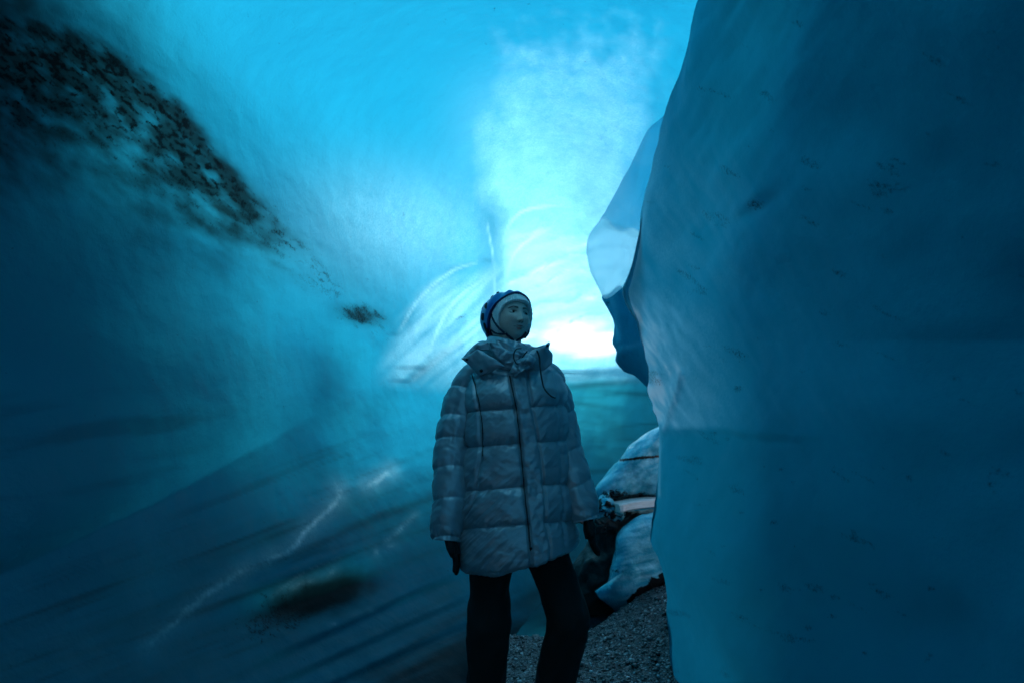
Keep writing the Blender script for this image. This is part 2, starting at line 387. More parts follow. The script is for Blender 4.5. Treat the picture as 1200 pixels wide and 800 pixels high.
dirt = np.zeros_like(X)
gn = n2(X, Y, 40, 17, 38, 6, 9.9); gn2 = n2(X, Y, 11, 5, 40, 4, 5.9)
core = np.exp(-(np.where(up1 > 0, up1 / np.interp(X, [0, 150, 250], [40, 22, 9]), up1 / np.interp(X, [0, 150, 300, 460], [105, 80, 36, 16]))) ** 2)
dens = np.interp(X, [-300, 0, 120, 250, 290, 330, 392, 398, 455, 470], [1., .95, .9, .9, .6, .55, .45, .45, .4, 0])
dirt = np.maximum(dirt, core * dens * np.clip(.36 + .6 * gn + 1.25 * gn2, 0, 1.0))
gp = gauss(X, Y, 424, 369, 34, 15, 8)
dirt = np.maximum(dirt, sstep(.2, 1.1, gp + .5 * gn2) * .62)
gpatch = .8 * gauss(X, Y, 424, 370, 26, 11, 12)
silt_shade = .97 * sstep(.12, .8, gauss(X, Y, 376, 698, 74, 24, -16) + .12 * pn2)
dirt = np.maximum(dirt, .9 * sstep(.45, .9, gauss(X, Y, 330, 720, 60, 26, -20) + .9 * n2(X, Y, 7, 7, 0, 2, 3.3)) * .45)
bott = 742 - (X - 500) * .42                   # gritty foot of the wall
silt_shade = np.maximum(silt_shade, .85 * sstep(-30, 60, Y - bott + 26 * n2(X, Y, 120, 9, -24, 3, 2.9)) * sstep(380, 470, X))
silt_shade = np.maximum(silt_shade, .45 * sstep(.1, .9, n2(X, Y, 220, 11, -20, 3, 7.7)) * sstep(0, 60, -up2) * sstep(560, 480, X))
silt_shade = np.maximum(silt_shade, gpatch)
silt_shade = np.maximum(silt_shade, .85 * np.exp(-(np.maximum(X, 0) / 150) ** 2 - (np.maximum(Y - 20, 0) / 110) ** 2) * (.8 + .5 * pn) * sstep(-400, -100, Y))
silt_shade = np.maximum(silt_shade, .30 * sstep(.1, 1.1, n2(X, Y, 160, 22, -9, 3, 1.1) + .9 * gauss(X, Y, 120, 505, 150, 12, -7)) * sstep(430, 480, Y) * sstep(0, 20, up2))
silt_shade = np.maximum(silt_shade, .6 * gauss(X, Y, 700, 450, 60, 4, -5) + .5 * gauss(X, Y, 745, 461, 50, 3, 4) + .4 * gauss(X, Y, 690, 474, 30, 3, 8))
dirt = np.maximum(dirt, .55 * gauss(X, Y, 540, 372, 9, 2, -25) + .5 * gauss(X, Y, 545, 378, 5, 1.5, -20))
dk = .9 * sstep(700, 722, X) * sstep(596, 640, Y) + .28 * sstep(585, 640, X) * sstep(560, 680, Y)
silt_shade = np.maximum(silt_shade, dk * .95)
silt_shade = np.maximum(silt_shade, .42 * sstep(-.1, .9, n2(X, Y, 150, 9, -4, 4, 2.7)) * sstep(436, 446, Y) * sstep(560, 650, X))
silt_shade = np.maximum(silt_shade, .95 * sstep(0, 1, np.exp(-(np.where(up1 > 0, up1 / np.interp(X, [0, 150, 250], [70, 30, 16]), up1 / np.interp(X, [0, 150, 300, 460], [170, 120, 60, 20]))) ** 2) * (.95 + .5 * gn) * sstep(420, 250, X)))  # soft grit behind the ridge plus painted shade below it
teal = np.clip(sstep(424, 458, Y + 5 * pn) * sstep(600, 650, X) + sstep(0, 90, -up2) * sstep(500, 640, Y) * (.6 + .5 * n2(X, Y, 200, 18, -20, 3, 6.1)), 0, 1)  # tint also dims the low far and left walls, shade put into colour
teal = np.maximum(teal, .5 * sstep(520, 640, X) * sstep(440, 560, Y))

# carry the tunnel on past the camera, towards its mouth behind
def extend(Wg, n, axis_, outward):
    """add n lines on the far side of a border by continuing towards -y in the world"""
    return Wg
nx, ny = len(gx), len(gy)
EXT = [(.1, 1.0), (-.5, .85), (-1.0, .55), (-1.6, .5), (-2.4, .6), (-3.4, .8)]  # pinched behind the camera to keep rear fill off the near walls
def pad_cols(Wg, left=True):
    e = Wg[:, 0] if left else Wg[:, -1]; out = []
    for (yy, s) in EXT:
        q = e.copy(); q[:, 1] = np.minimum(e[:, 1], .9) * 0 + yy; q[:, 0] = e[:, 0] * s
        out.append(q)
    out = np.stack(out, 1)
    return np.concatenate([out[:, ::-1], Wg], 1) if left else np.concatenate([Wg, out], 1)
def pad_top(Wg):
    e = Wg[0]; out = []
    for (yy, s) in EXT:
        q = e.copy(); q[:, 1] = np.minimum(yy, e[:, 1]); q[:, 2] = 1.2 + (e[:, 2] - 1.2) * s
        out.append(q)
    return np.concatenate([np.stack(out, 0)[::-1], Wg], 0)
K = len(EXT)
W2 = pad_top(pad_cols(W, True))
padm = lambda A: np.pad(A, ((K, 0), (K, 0)), mode='edge')
ICE_V = W2; NR, NC = W2.shape[:2]
fw = grid_faces(NR, NC); XF = padm(X).reshape(-1)[fw].mean(1); YF = padm(Y).reshape(-1)[fw].mean(1)
EE = np.interp(YF, [0, 60, 100, 150, 200, 250, 300], [819, 803, 791, 776, 764, 752, 741])
lobe_light_gap = (YF > 60 + 8 * np.sin(XF / 9)) & (YF < 330 + 7 * np.sin(XF / 13)) & (XF > EE + 22 + 5 * np.sin(YF / 11)) & (XF < 925 + 9 * np.sin(YF / 15))  # gap added out of sight so daylight reaches the hanging lobe
ice_wall = make_mesh('ice_wall', W2.reshape(-1, 3), fw[~lobe_light_gap], M_ICE,
    attrs={'frost_glow': padm(frost_glow), 'dirt': padm(dirt), 'teal': padm(teal), 'silt_shade': padm(silt_shade)})
tag(ice_wall, 'smooth blue glacial ice forming the left wall and vault of the cave', 'ice wall', kind='structure')

# ------------------------------------------------------------------ opaque shell added over the cave, open where daylight comes down
# unseen blocker, with gaps only where the ice should be lit through
st = 6
Xo = padm(X)[::st, ::st]; Yo = padm(Y)[::st, ::st]; Wo = W2[::st, ::st]
cdir = Wo - np.array([0, 2.2, 1.3]); cdir /= np.linalg.norm(cdir, axis=-1)[..., None]
OFF = .45
Wo = Wo + cdir * (OFF + .10 * fbm(Wo * .8, 2))[..., None]
hole = hole_fn(Xo, Yo)
nr, nc = Xo.shape
fo = grid_faces(nr, nc)
hf = hole.reshape(-1)[fo].mean(1)
M_COVER = simple('opaque_shell', (.10, .16, .19), .9, var=.3, bump=(6, .4, .05))
cover = make_mesh('light_shell', Wo.reshape(-1, 3), fo[hf < .5], M_COVER)
tag(cover, 'unseen opaque shell added over the cave to shape the daylight', 'light_shell', kind='structure')

# ------------------------------------------------------------------ right-hand wall of ice
E = np.array([(-900, 1180), (-400, 960), (-100, 842), (0, 819), (60, 803), (100, 791), (150, 776), (200, 764), (250, 752), (300, 741), (325, 735), (340, 729), (350, 731), (365, 738), (385, 746), (410, 753), (435, 759),
      (455, 759), (470, 763), (490, 769), (505, 771), (540, 770), (580, 767), (610, 762), (628, 760), (645, 766), (670, 776), (700, 783), (740, 786), (800, 790), (860, 792), (1300, 800)], float)
sy = axis(-900, -60, 860, 1300, 20, 3.0)
ex = np.interp(sy, E[:, 0], E[:, 1]); ex = np.convolve(np.pad(ex, 2, 'edge'), [.1, .2, .4, .2, .1], 'valid')
ex = ex + 1.6 * fbm(np.stack([sy * .06, sy * 0, sy * 0], -1), 3) * sstep(330, 380, sy) * sstep(700, 600, sy)
so = np.unique(np.concatenate([np.arange(0, 12, 1.5), np.arange(12, 480, 3.5), np.arange(480, 1500, 24)]))
S, SY = np.meshgrid(so, sy); EX = ex[:, None] + 0 * S
SX = EX + S
dedge = np.interp(sy, [-900, -400, 0, 150, 300, 420, 500, 620, 700, 800, 1300], [1.3, 1.7, 2.5, 2.9, 3.25, 3.35, 3.3, 3.05, 3.1, 3.0, 2.0])
dedge = np.convolve(np.pad(dedge, 30, 'edge'), np.hanning(63)[1:-1] / np.hanning(63).sum(), 'valid')[:, None]
dfar = np.interp(sy, [-900, 0, 400, 800, 1300], [.8, 1.25, 1.42, 1.25, .9])[:, None]   # depth at px 1200
iv = 1 / dedge + (1 / dfar - 1 / dedge) * (SX - 770) / 430.
SD = 1 / iv
# shelf line at 500, belly below it, the fluted lit edge, and the rib running down to the right
shelf = 503 + .06 * (SX - 775) + 3 * n2(SX, SY, 40, 40, 0, 2, 2.2)
shf = sstep(220, 60, S) 
SD = SD * (1 + .022 * sstep(-4, 7, SY - shelf) * shf * np.exp(-np.maximum(SY - shelf, 0) / 90))
SD = SD * (1 + .05 * np.exp(-(np.maximum(S - 0, 0) / 7.0) ** 1.2) )
rib = 655 + (SX - 775) * 1.22
SD = SD * (1 + .10 * sstep(-10, 80, SY - rib) * sstep(160, 60, S) )
fl = [(733, 345), (752, 395), (768, 440), (790, 458), (783, 480), (774, 508)]
d, _, _ = seg_dist(SX, SY, [(795, 440), (790, 466), (780, 490), (775, 505)]); SD = SD * (1 - .02 * np.exp(-(d / 5) ** 2))
SD = SD * (1 + .035 * gauss(SX, SY, 772, 468, 10, 26, 8))
d, _, _ = seg_dist(SX, SY, [(733, 345), (748, 378), (756, 400), (764, 440)]); SD = SD * (1 - .015 * np.exp(-(d / 7) ** 2))
SD = SD * (1 + .02 * gauss(SX, SY, 885, 245, 26, 8, -35) + .03 * n2(SX, SY, 260, 200, 0, 2, 4.4))
SW_ = P(SX, SY, SD)
sn = np.array([-.93, -.3, 0.])
flow = fbm(np.stack([SX / 30 + SY / 60, SY / 110, SX * 0], -1), 3) * sstep(260, 60, S)
SW_ = SW_ + sn * (.03 * fbm(SW_ * 1.3 + 3, 3) + .004 * fbm(SW_ * 6 + 1, 3) + .012 * flow)[..., None]
sf = np.zeros_like(SX)  # whitening along the left edge paints the light it catches
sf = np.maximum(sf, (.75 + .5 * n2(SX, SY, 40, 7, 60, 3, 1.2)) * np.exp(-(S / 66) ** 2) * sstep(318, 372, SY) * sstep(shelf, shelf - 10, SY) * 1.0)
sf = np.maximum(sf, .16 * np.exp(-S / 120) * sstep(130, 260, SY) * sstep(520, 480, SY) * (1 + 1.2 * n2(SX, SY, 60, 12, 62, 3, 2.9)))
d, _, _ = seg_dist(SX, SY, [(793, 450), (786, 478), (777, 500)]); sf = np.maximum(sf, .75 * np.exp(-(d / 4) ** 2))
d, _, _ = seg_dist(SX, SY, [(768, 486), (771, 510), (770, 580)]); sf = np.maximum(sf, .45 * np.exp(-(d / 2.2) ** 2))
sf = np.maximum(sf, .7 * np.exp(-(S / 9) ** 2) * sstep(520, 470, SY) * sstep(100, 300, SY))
sdirt = np.zeros_like(SX)
for (a, b, r) in [(838, 508, 3), (852, 514, 3), (905, 612, 5), (912, 550, 3), (868, 600, 2.5), (848, 640, 3), (893, 545, 2), (885, 240, 9), (925, 565, 3), (975, 700, 5), (972, 722, 4), (895, 690, 3), (945, 735, 5), (1008, 765, 4), (1020, 640, 4), (815, 560, 2), (832, 585, 2), (870, 668, 2.5), (930, 640, 2.5), (1070, 560, 5), (1090, 690, 5), (860, 455, 6)]:
    sdirt = np.maximum(sdirt, .5 * np.exp(-((SX - a) ** 2 + (1.4 * (SY - b)) ** 2) / (r * 1.1) ** 2))
sdirt = np.maximum(sdirt, .34 * sstep(.35, .8, n2(SX, SY, 60, 22, 20, 4, 8.3)))
steal = .25 * sstep(-10, 20, SY - shelf) * sstep(300, 40, S)
# behind the edge the block turns away and runs back to the far wall
bk = []
for dx, dd in ((2, .10), (9, .35), (26, .8)):
    q = P(ex + dx, sy, (dedge[:, 0] * 1.05 + dd)); bk.append(q)
bk = np.stack(bk[::-1], 1)
SWf = np.concatenate([bk, SW_], 1)
nb = bk.shape[1]
# extension behind the camera on the outer side and the top
e = SWf[:, -1]
ext = [];
for yy, xx in ((.35, 1.2), (-.3, 1.15), (-.8, .7), (-1.4, .62), (-2.2, .7), (-3.4, .9)):  # bulges inward, unseen, to shadow the near wall from the rear fill
    q = e.copy(); q[:, 1] = np.minimum(q[:, 1], yy); q[:, 0] = xx + .10 * np.sin(sy / 90.); ext.append(q)
SWf = np.concatenate([SWf, np.stack(ext, 1)], 1)
pz = lambda A: np.pad(A, ((0, 0), (nb, 6)), mode='edge')
slab = make_mesh('ice_wall', SWf.reshape(-1, 3), grid_faces(*SWf.shape[:2]), M_SLAB, attrs={'frost_glow': pz(sf), 'dirt': pz(sdirt), 'teal': pz(steal)})
tag(slab, 'dark blue overhanging ice wall along the right side of the cave', 'ice wall', kind='structure')
# unseen opaque sheet added behind it, leaving only the left edge lit through
cb = SWf[::8, nb + 40::8]; cb = cb + np.array([1, .25, 0]) * (.35 + .1 * fbm(cb * .7, 2))[..., None]
sx8 = np.pad(SX, ((0, 0), (0, 4)), mode='edge')[::8, ::8]
M_COVER2 = M_COVER
cover2 = make_mesh('light_shell', cb.reshape(-1, 3), grid_faces(*cb.shape[:2]), M_COVER2)
tag(cover2, 'unseen opaque sheet added behind the right wall to block light', 'light_shell', kind='structure')
# ------------------------------------------------------------------ ground
def ground_h(x, y):
    h = .30 * sstep(.35, 1.35, x) * sstep(2.6, 4.6, y) + .05 * sstep(4.4, 4.0, y) * sstep(-.1, .2, x) * 0
    h = h - .22 * sstep(4.25, 4.7, y - .35 * np.clip(x, -1, 1.2) + .12 * np.sin(x * 4))
    h = h + .03 * fbm(np.stack([x * 1.1, y * 1.1, x * 0], -1), 3) + .010 * fbm(np.stack([x * 7, y * 7, x * 0], -1), 3)
    return h
ax_x = np.unique(np.round(np.concatenate([[-400, -150, -60, -20, -8], np.arange(-4, 4, .03), [4, 8, 20, 60, 150, 400]]), 3))
ax_y = np.unique(np.round(np.concatenate([[-400, -150, -60, -20, -8], np.arange(-4, 1.5, .15), np.arange(1.5, 6.5, .02), np.arange(6.5, 12, .2), [12, 20, 60, 150, 400]]), 3))
GX, GY = np.meshgrid(ax_x, ax_y)
GZ = ground_h(GX, GY)
t = NT('gravel')
v1 = t.voro(95); vc = t.voro(95, out='Color'); v2 = t.voro(240); n1 = t.noise(7, 4)
sp = t.n('ShaderNodeSeparateColor', {0: vc}).outputs[0]
colr = t.mix(sp, (.02, .021, .024), (.16, .165, .17))
colr = t.mix(t.ramp(sp, (.86, .94, 0, 1)), colr, (.42, .45, .47))
colr = t.mix(t.ramp(n1, (.35, .65, 0, 1)), t.mix(.5, colr, (.02, .02, .022)), colr)
h = t.math('ADD', t.math('MULTIPLY', t.math('SUBTRACT', 1.0, v1), .8), t.math('MULTIPLY', t.math('SUBTRACT', 1, v2), .3))
M_GRAVEL = t.out(t.n('ShaderNodeBsdfPrincipled', {'Base Color': colr, 'Roughness': t.ramp(sp, (.1, .9, .18, .55)), 'Normal': t.bump(h, .8, .02)}).outputs[0])
ground = make_mesh('ground', np.stack([GX, GY, GZ], -1).reshape(-1, 3), grid_faces(*GX.shape), M_GRAVEL)
tag(ground, 'dark wet gravel floor of the ice cave', 'ground', kind='structure')
# loose pebbles
ico = bmesh.new(); bmesh.ops.create_icosphere(ico, subdivisions=1, radius=1); iv_ = np.array([v.co[:] for v in ico.verts]); if_ = np.array([[v.index for v in f.verts] for f in ico.faces]); ico.free()
def stones(n, xf, size, sq=.7, sink=.25):
    V = []; Fs = []; k = 0
    for i in range(n):
        x, y = xf(); r = size(); a = RNG.uniform(0, 6.28)
        s = np.array([RNG.uniform(.7, 1.3), RNG.uniform(.6, 1.1), RNG.uniform(.4, sq)]) * r
        q = iv_ * (1 + RNG.uniform(-.22, .22, (len(iv_), 1))) * s
        q = np.stack([q[:, 0] * math.cos(a) - q[:, 1] * math.sin(a), q[:, 0] * math.sin(a) + q[:, 1] * math.cos(a), q[:, 2]], -1)
        z = float(ground_h(np.array([x]), np.array([y]))[0])
        V.append(q + [x, y, z + s[2] * (1 - 2 * sink)]); Fs.append(if_ + k); k += len(iv_)
    return np.vstack(V), np.vstack(Fs)
t = NT('pebble')
wn = t.n('ShaderNodeNewGeometry').outputs['Random Per Island']
pc = t.mix(wn, (.015, .016, .018), (.13, .135, .14)); pc = t.mix(t.ramp(wn, (.88, .93, 0, 1)), pc, (.5, .52, .54))
M_PEB = t.out(t.n('ShaderNodeBsdfPrincipled', {'Base Color': pc, 'Roughness': t.ramp(wn, (0, 1, .15, .5)), 'Normal': t.bump(t.noise(200, 2), .3, .003)}).outputs[0])
V, Fs = stones(9000, lambda: (RNG.uniform(-.7, 1.35), RNG.uniform(2.6, 4.75)), lambda: .0035 + .011 * RNG.random() ** 4)
V2_, F2_ = stones(90, lambda: (RNG.uniform(-.7, 1.3), RNG.uniform(3.0, 4.4)), lambda: .010 + .022 * RNG.random() ** 2)
Fs = np.vstack([Fs, F2_ + len(V)]); V = np.vstack([V, V2_])
peb = make_mesh('pebbles', V, Fs, M_PEB, smooth=False); tag(peb, 'small wet pebbles scattered over the cave floor', 'pebbles', kind='stuff')

# ------------------------------------------------------------------ solid bodies from a measured outline, with real thickness
def body(name, poly, d, thick, mat, nth=96, nr=22, prof=.55, noise=.02, nscale=4, dfun=None, attrs=None, parent=None, seed=0, bend=0, pw=2.4, rnd=False):
    """poly: outline (px,py); d: distance (or function of px,py); thick: half thickness in metres"""
    poly = np.array(poly, float)
    if rnd: k_ = len(poly); poly = crom(np.vstack([poly[-3:], poly, poly[:4]]), (k_ + 6) * 8 + 1)[24:24 + k_ * 8]
    c = poly.mean(0)
    closed = np.vstack([poly, poly[:1]]); L = np.concatenate([[0], np.cumsum(np.hypot(*np.diff(closed, axis=0).T))])
    s = np.linspace(0, L[-1], nth, endpoint=False); b = np.stack([np.interp(s, L, closed[:, 0]), np.interp(s, L, closed[:, 1])], -1)
    b = (np.roll(b, 1, 0) + 2 * b + np.roll(b, -1, 0)) / 4
    dd = dfun if dfun else (lambda x, y: d + 0 * x)
    rings = []; px_ = []
    for side in (-1, 1):
        rr = np.linspace(.02, 1, nr) if side < 0 else np.linspace(1, .02, nr)[1:]
        for r in rr:
            q = c + (b - c) * r
            z = side * thick * (1 - r ** pw) ** prof
            w = P(q[:, 0], q[:, 1], dd(q[:, 0], q[:, 1]) + z + bend * (q[:, 0] - c[0]) ** 2)
            rings.append(w); px_.append(q)
    rings = np.array(rings); px_ = np.array(px_)
    nz = fbm(rings * nscale + seed, 4) * noise
    ctr = P(c[0], c[1], dd(c[0], c[1])); dr = rings - ctr; dr /= np.linalg.norm(dr, axis=-1)[..., None] + 1e-9
    rings = rings + dr * nz[..., None]
    V, Fs = loft(rings)
    at = {}
    if attrs:
        for k, f in attrs.items():
            a = f(px_[..., 0], px_[..., 1]).reshape(-1); at[k] = np.concatenate([a, a[:1], a[-1:]])
    return make_mesh(name, V, Fs, mat, parent, attrs=at)
zero = lambda x, y: 0 * x
M_LOBE = ice_material('white_ice', trans=.9, deep=(.02, .48, .68), frost_glow=(.85, .95, .97), rough=.2, spec=.5, tfrost=(.97, .99, .99), tdeep=(.05, .50, .68), clear=.5)
# hanging lobe of white ice, growing down from the vault beside the right wall
lobe_poly = [(800, 118), (776, 138), (760, 152), (748, 175), (733, 205), (716, 236), (703, 258), (691, 274), (687, 292), (690, 312), (697, 330), (703, 342), (709, 351), (718, 347), (728, 338), (740, 330), (752, 300), (764, 262), (776, 215), (792, 170), (812, 130)]
def lobe_frost_glow(x, y):  # lower lobe whitened so it reads as lit from behind
    edge = 262 + .35 * (x - 712) + 4 * np.sin(x / 6)
    return np.clip(.04 + .96 * sstep(-4, 3, y - edge) + .25 * gauss(x, y, 726, 205, 5, 50, 28), 0, 1) - .3 * gauss(x, y, 745, 265, 20, 7, 25)
lobe = body('hanging_ice', lobe_poly, 0, .15, M_LOBE, nth=160, nr=40, prof=.6, pw=1.7, rnd=True, noise=.006, nscale=7,
            dfun=lambda x, y: np.interp(y, [100, 250, 350], [4.0, 4.15, 4.2]) + .05 * sstep(258, 268, y - .35 * (x - 712)) * -1, attrs={'frost_glow': lobe_frost_glow, 'silt_shade': zero, 'dirt': lambda x, y: .5 * gauss(x, y, 713, 351, 7, 4), 'teal': zero})
tag(lobe, 'smooth white lobe of ice hanging from the vault beside the right wall', 'hanging ice')
cur_poly = [(706, 350), (715, 344), (728, 336), (738, 345), (746, 370), (756, 408), (764, 440), (768, 462), (755, 452), (742, 441), (730, 433), (721, 424), (722, 412), (718, 400), (719, 380), (714, 365)]
curtain = body('ice_curtain', cur_poly, 4.25, .12, M_SLAB, nth=140, nr=26, prof=.4, rnd=True, noise=.02, nscale=7,
               attrs={'frost_glow': lambda x, y: .5 * gauss(x, y, 723, 385, 4, 24, -8) + .35 * gauss(x, y, 714, 356, 8, 8) + .2 * gauss(x, y, 738, 405, 20, 3, -12), 'dirt': lambda x, y: .5 * gauss(x, y, 712, 356, 6, 5), 'teal': lambda x, y: .15 + .4 * sstep(402, 420, y)})
tag(curtain, 'thin dark blue curtain of ice below the white hanging lobe', 'ice curtain')
# debris on the right behind the person
M_ROCK = simple('wet_black_rock', (.014, .014, .015), .55, bump=(22, .6, .02), var=.4)
rock_poly = [(690, 598), (722, 596), (770, 600), (800, 608), (806, 660), (790, 692), (762, 703), (735, 720), (722, 738), (700, 742), (676, 735), (668, 700), (674, 672), (676, 650), (690, 640), (690, 618)]
rock = body('rock', rock_poly, 5.0, .28, M_ROCK, noise=.05, nscale=5, nth=110, nr=24)
tag(rock, 'large black wet rock arching behind the lower ice block', 'rock')
blkA = [(800, 480), (772, 498), (757, 508), (745, 517), (735, 524), (727, 536), (720, 546), (710, 558), (702, 566), (697, 574), (699, 583), (712, 586), (728, 586), (770, 588), (806, 588)]
bA = body('ice_block', blkA, 4.9, .24, M_BLOCK, noise=.035, nscale=5, nth=140, nr=34, prof=.4,
    attrs={'frost_glow': lambda x, y: np.clip(.25 + .5 * n2(x, y, 14, 6, -30, 3, 1.2) + .45 * gauss(x, y, 735, 560, 22, 12) + .5 * gauss(x, y, 712, 572, 10, 6), 0, 1),
           'dirt': lambda x, y: .95 * np.exp(-((y - (539 - .12 * (x - 728))) / 1.5) ** 2) * sstep(722, 730, x) + .55 * sstep(.25, .6, gauss(x, y, 722, 578, 14, 6) + .6 * n2(x, y, 5, 5, 0, 2, 4.1)) * sstep(566, 576, y) + .5 * sstep(576, 583, y + .1 * (x - 740)), 'teal': lambda x, y: .3 + 0 * x})
tag(bA, 'large clear ice block leaning on the black rock, crossed by a thin dark line', 'ice block')
blkB = [(806, 600), (768, 598), (752, 601), (738, 611), (728, 620), (723, 630), (721, 645), (717, 662), (713, 676), (711, 690), (695, 692), (703, 702), (715, 710), (726, 720), (738, 716), (755, 704), (770, 694), (800, 680)]
bB = body('ice_block', blkB, 4.55, .16, M_BLOCK, noise=.02, nscale=6, nth=140, nr=34, prof=.35,
    attrs={'frost_glow': lambda x, y: np.clip(.20 + .55 * n2(x, y, 30, 6, -12, 4, 6.2) + .1 * gauss(x, y, 745, 640, 24, 30), 0, 1),
           'dirt': lambda x, y: .95 * sstep(.15, .5, sstep(-12, 14, (y - 690) + .75 * (x - 752)) * sstep(-18, 0, 709 - y + 0 * x) * sstep(728, 740, x) + .5 * n2(x, y, 9, 9, 0, 3, 2.4)) * sstep(655, 672, y) * sstep(-22, 6, (y - 690) + .75 * (x - 752)) + .45 * gauss(x, y, 722, 668, 12, 2.5, 8), 'teal': lambda x, y: .35 + 0 * x})
tag(bB, 'lower pale ice block streaked with grit, its foot in the gravel', 'ice block')
# small broken lumps at the tip of the upper block
for k, (poly, dd, lab) in enumerate([
    ([(695, 590), (702, 580), (712, 578), (720, 586), (731, 592), (733, 604), (722, 612), (707, 610), (698, 604)], 4.72, 'grey broken lump of ice and stones under the tip of the upper block'),
    ([(696, 606), (706, 602), (718, 608), (724, 618), (712, 627), (700, 625), (694, 616)], 4.7, 'small wet rubble lump below the grey lump, beside the right glove')]):
    o = body('rubble_lump', poly, dd, .07, M_BLOCK if k == 0 else M_ROCK, noise=.05, nscale=16, nth=60, nr=14,
        attrs={'frost_glow': lambda x, y: .3 + .7 * n2(x, y, 5, 4, 0, 3, 3.3), 'dirt': lambda x, y: .45 + .8 * n2(x, y, 7, 5, 0, 3, 8.8), 'teal': zero})
    tag(o, lab, 'rubble')
# weathered beam lying on the rock
M_WOOD = NT('weathered_wood'); t = M_WOOD
g = t.noise(1.0, 5, .6, vec=t.mapv((4, 60, 60))); M_WOOD = t.out(t.n('ShaderNodeBsdfPrincipled', {'Base Color': t.mix(g, (.55, .42, .40), (.75, .66, .64)), 'Roughness': .6, 'Normal': t.bump(g, .5, .01)}).outputs[0])
def beam(name, a, b, w, h, mat):
    a = np.array(a); b = np.array(b); T = (b - a) / np.linalg.norm(b - a); up = np.array([0, 0, 1.]); s = np.cross(T, up); s /= np.linalg.norm(s); up = np.cross(s, T)
    R = []
    for i in range(30):
        f = i / 29; c = a + (b - a) * f + up * .006 * math.sin(f * 7) ; k = 1 + .12 * float(perlin(np.array([f * 6, 1.5, 3.3])))
        e = .25 if i in (0, 29) else 0
        ring = []
        for (u_, v_) in [(-1, -.7), (-.8, -1), (.8, -1), (1, -.7), (1, .7), (.8, 1), (-.8, 1), (-1, .7)]:
            ring.append(c + s * u_ * w * k * (1 - e * .3) + up * v_ * h * k * (1 - e * .3))
        R.append(ring)
    V, Fs = loft(np.array(R)); return make_mesh(name, V, Fs, mat, smooth=False)
pa = P(721, 594, 4.62); pb = P(812, 580, 4.75)
pl = beam('wooden_plank', pa, pb, .10, .030, M_WOOD); tag(pl, 'pale pinkish weathered plank lying between the two ice blocks', 'plank')
pool_m = simple('still_meltwater', (.004, .02, .028), .04, bump=(9, .05, .01))
PX, PY = np.meshgrid(np.linspace(-2.2, 1.6, 20), np.linspace(4.2, 7.8, 20))
pool = make_mesh('water', np.stack([PX, PY, PX * 0 - .07], -1).reshape(-1, 3), grid_faces(20, 20), pool_m); tag(pool, 'dark still meltwater at the back of the cave', 'water', kind='structure')

# unseen ice panel added behind the camera as front fill for the person
rx, rz = np.meshgrid(np.linspace(-3.4, 3.4, 90), np.linspace(-.4, 5.2, 70))
ryy = -3.3 + .35 * np.cos(rx * .5) * -1 + .25 * fbm(np.stack([rx * .8, rz * .8, rx * 0], -1), 4)
M_FILL_ICE = ice_material('fill_ice', trans=.85, tfrost=(.34, .86, .95), tdeep=(.1, .6, .8))
rear = make_mesh('ice_wall', np.stack([rx, ryy, rz], -1).reshape(-1, 3), grid_faces(70, 90), M_FILL_ICE, attrs={'frost_glow': .68 * np.exp(-(rx / 1.5) ** 4 - ((rz - 2.1) / 1.7) ** 4), 'dirt': 0 * rx, 'teal': 0 * rx, 'silt_shade': 0 * rx})
tag(rear, 'unseen translucent ice panel added behind the camera as fill light', 'ice wall', kind='structure')
# ------------------------------------------------------------------ the person
Y0 = 2.48
def Wp(px, py, y=Y0):
    px = np.asarray(px, float); py = np.asarray(py, float)
    v = (400.0 - py) / F_PX
    d = np.asarray(y, float) / (math.cos(PITCH) - v * math.sin(PITCH))
    return P(px, py, d + 0 * px)
def proj(V):
    r = V - CAM; d = r @ FWD
    return 600 + F_PX * (r @ RT) / d, 400 - F_PX * (r @ UP) / d
M_SKIN = NT('skin'); t = M_SKIN
lip = t.attr('lip'); brow = t.attr('brow'); lash = t.attr('lash')
c = t.mix(t.ramp(t.noise(60, 3), (.3, .7, 0, 1)), (.72, .57, .50), (.78, .63, .56))
c = t.mix(t.attr('blush'), c, (.42, .20, .17)); c = t.mix(lip, c, (.38, .15, .15)); c = t.mix(brow, c, (.022, .015, .012)); c = t.mix(lash, c, (.012, .009, .009))
M_SKIN = t.out(t.n('ShaderNodeBsdfPrincipled', {'Base Color': c, 'Roughness': .48, 'Subsurface Weight': .12, 'Subsurface Radius': (.9, .35, .2), 'Subsurface Scale': .01}).outputs[0])

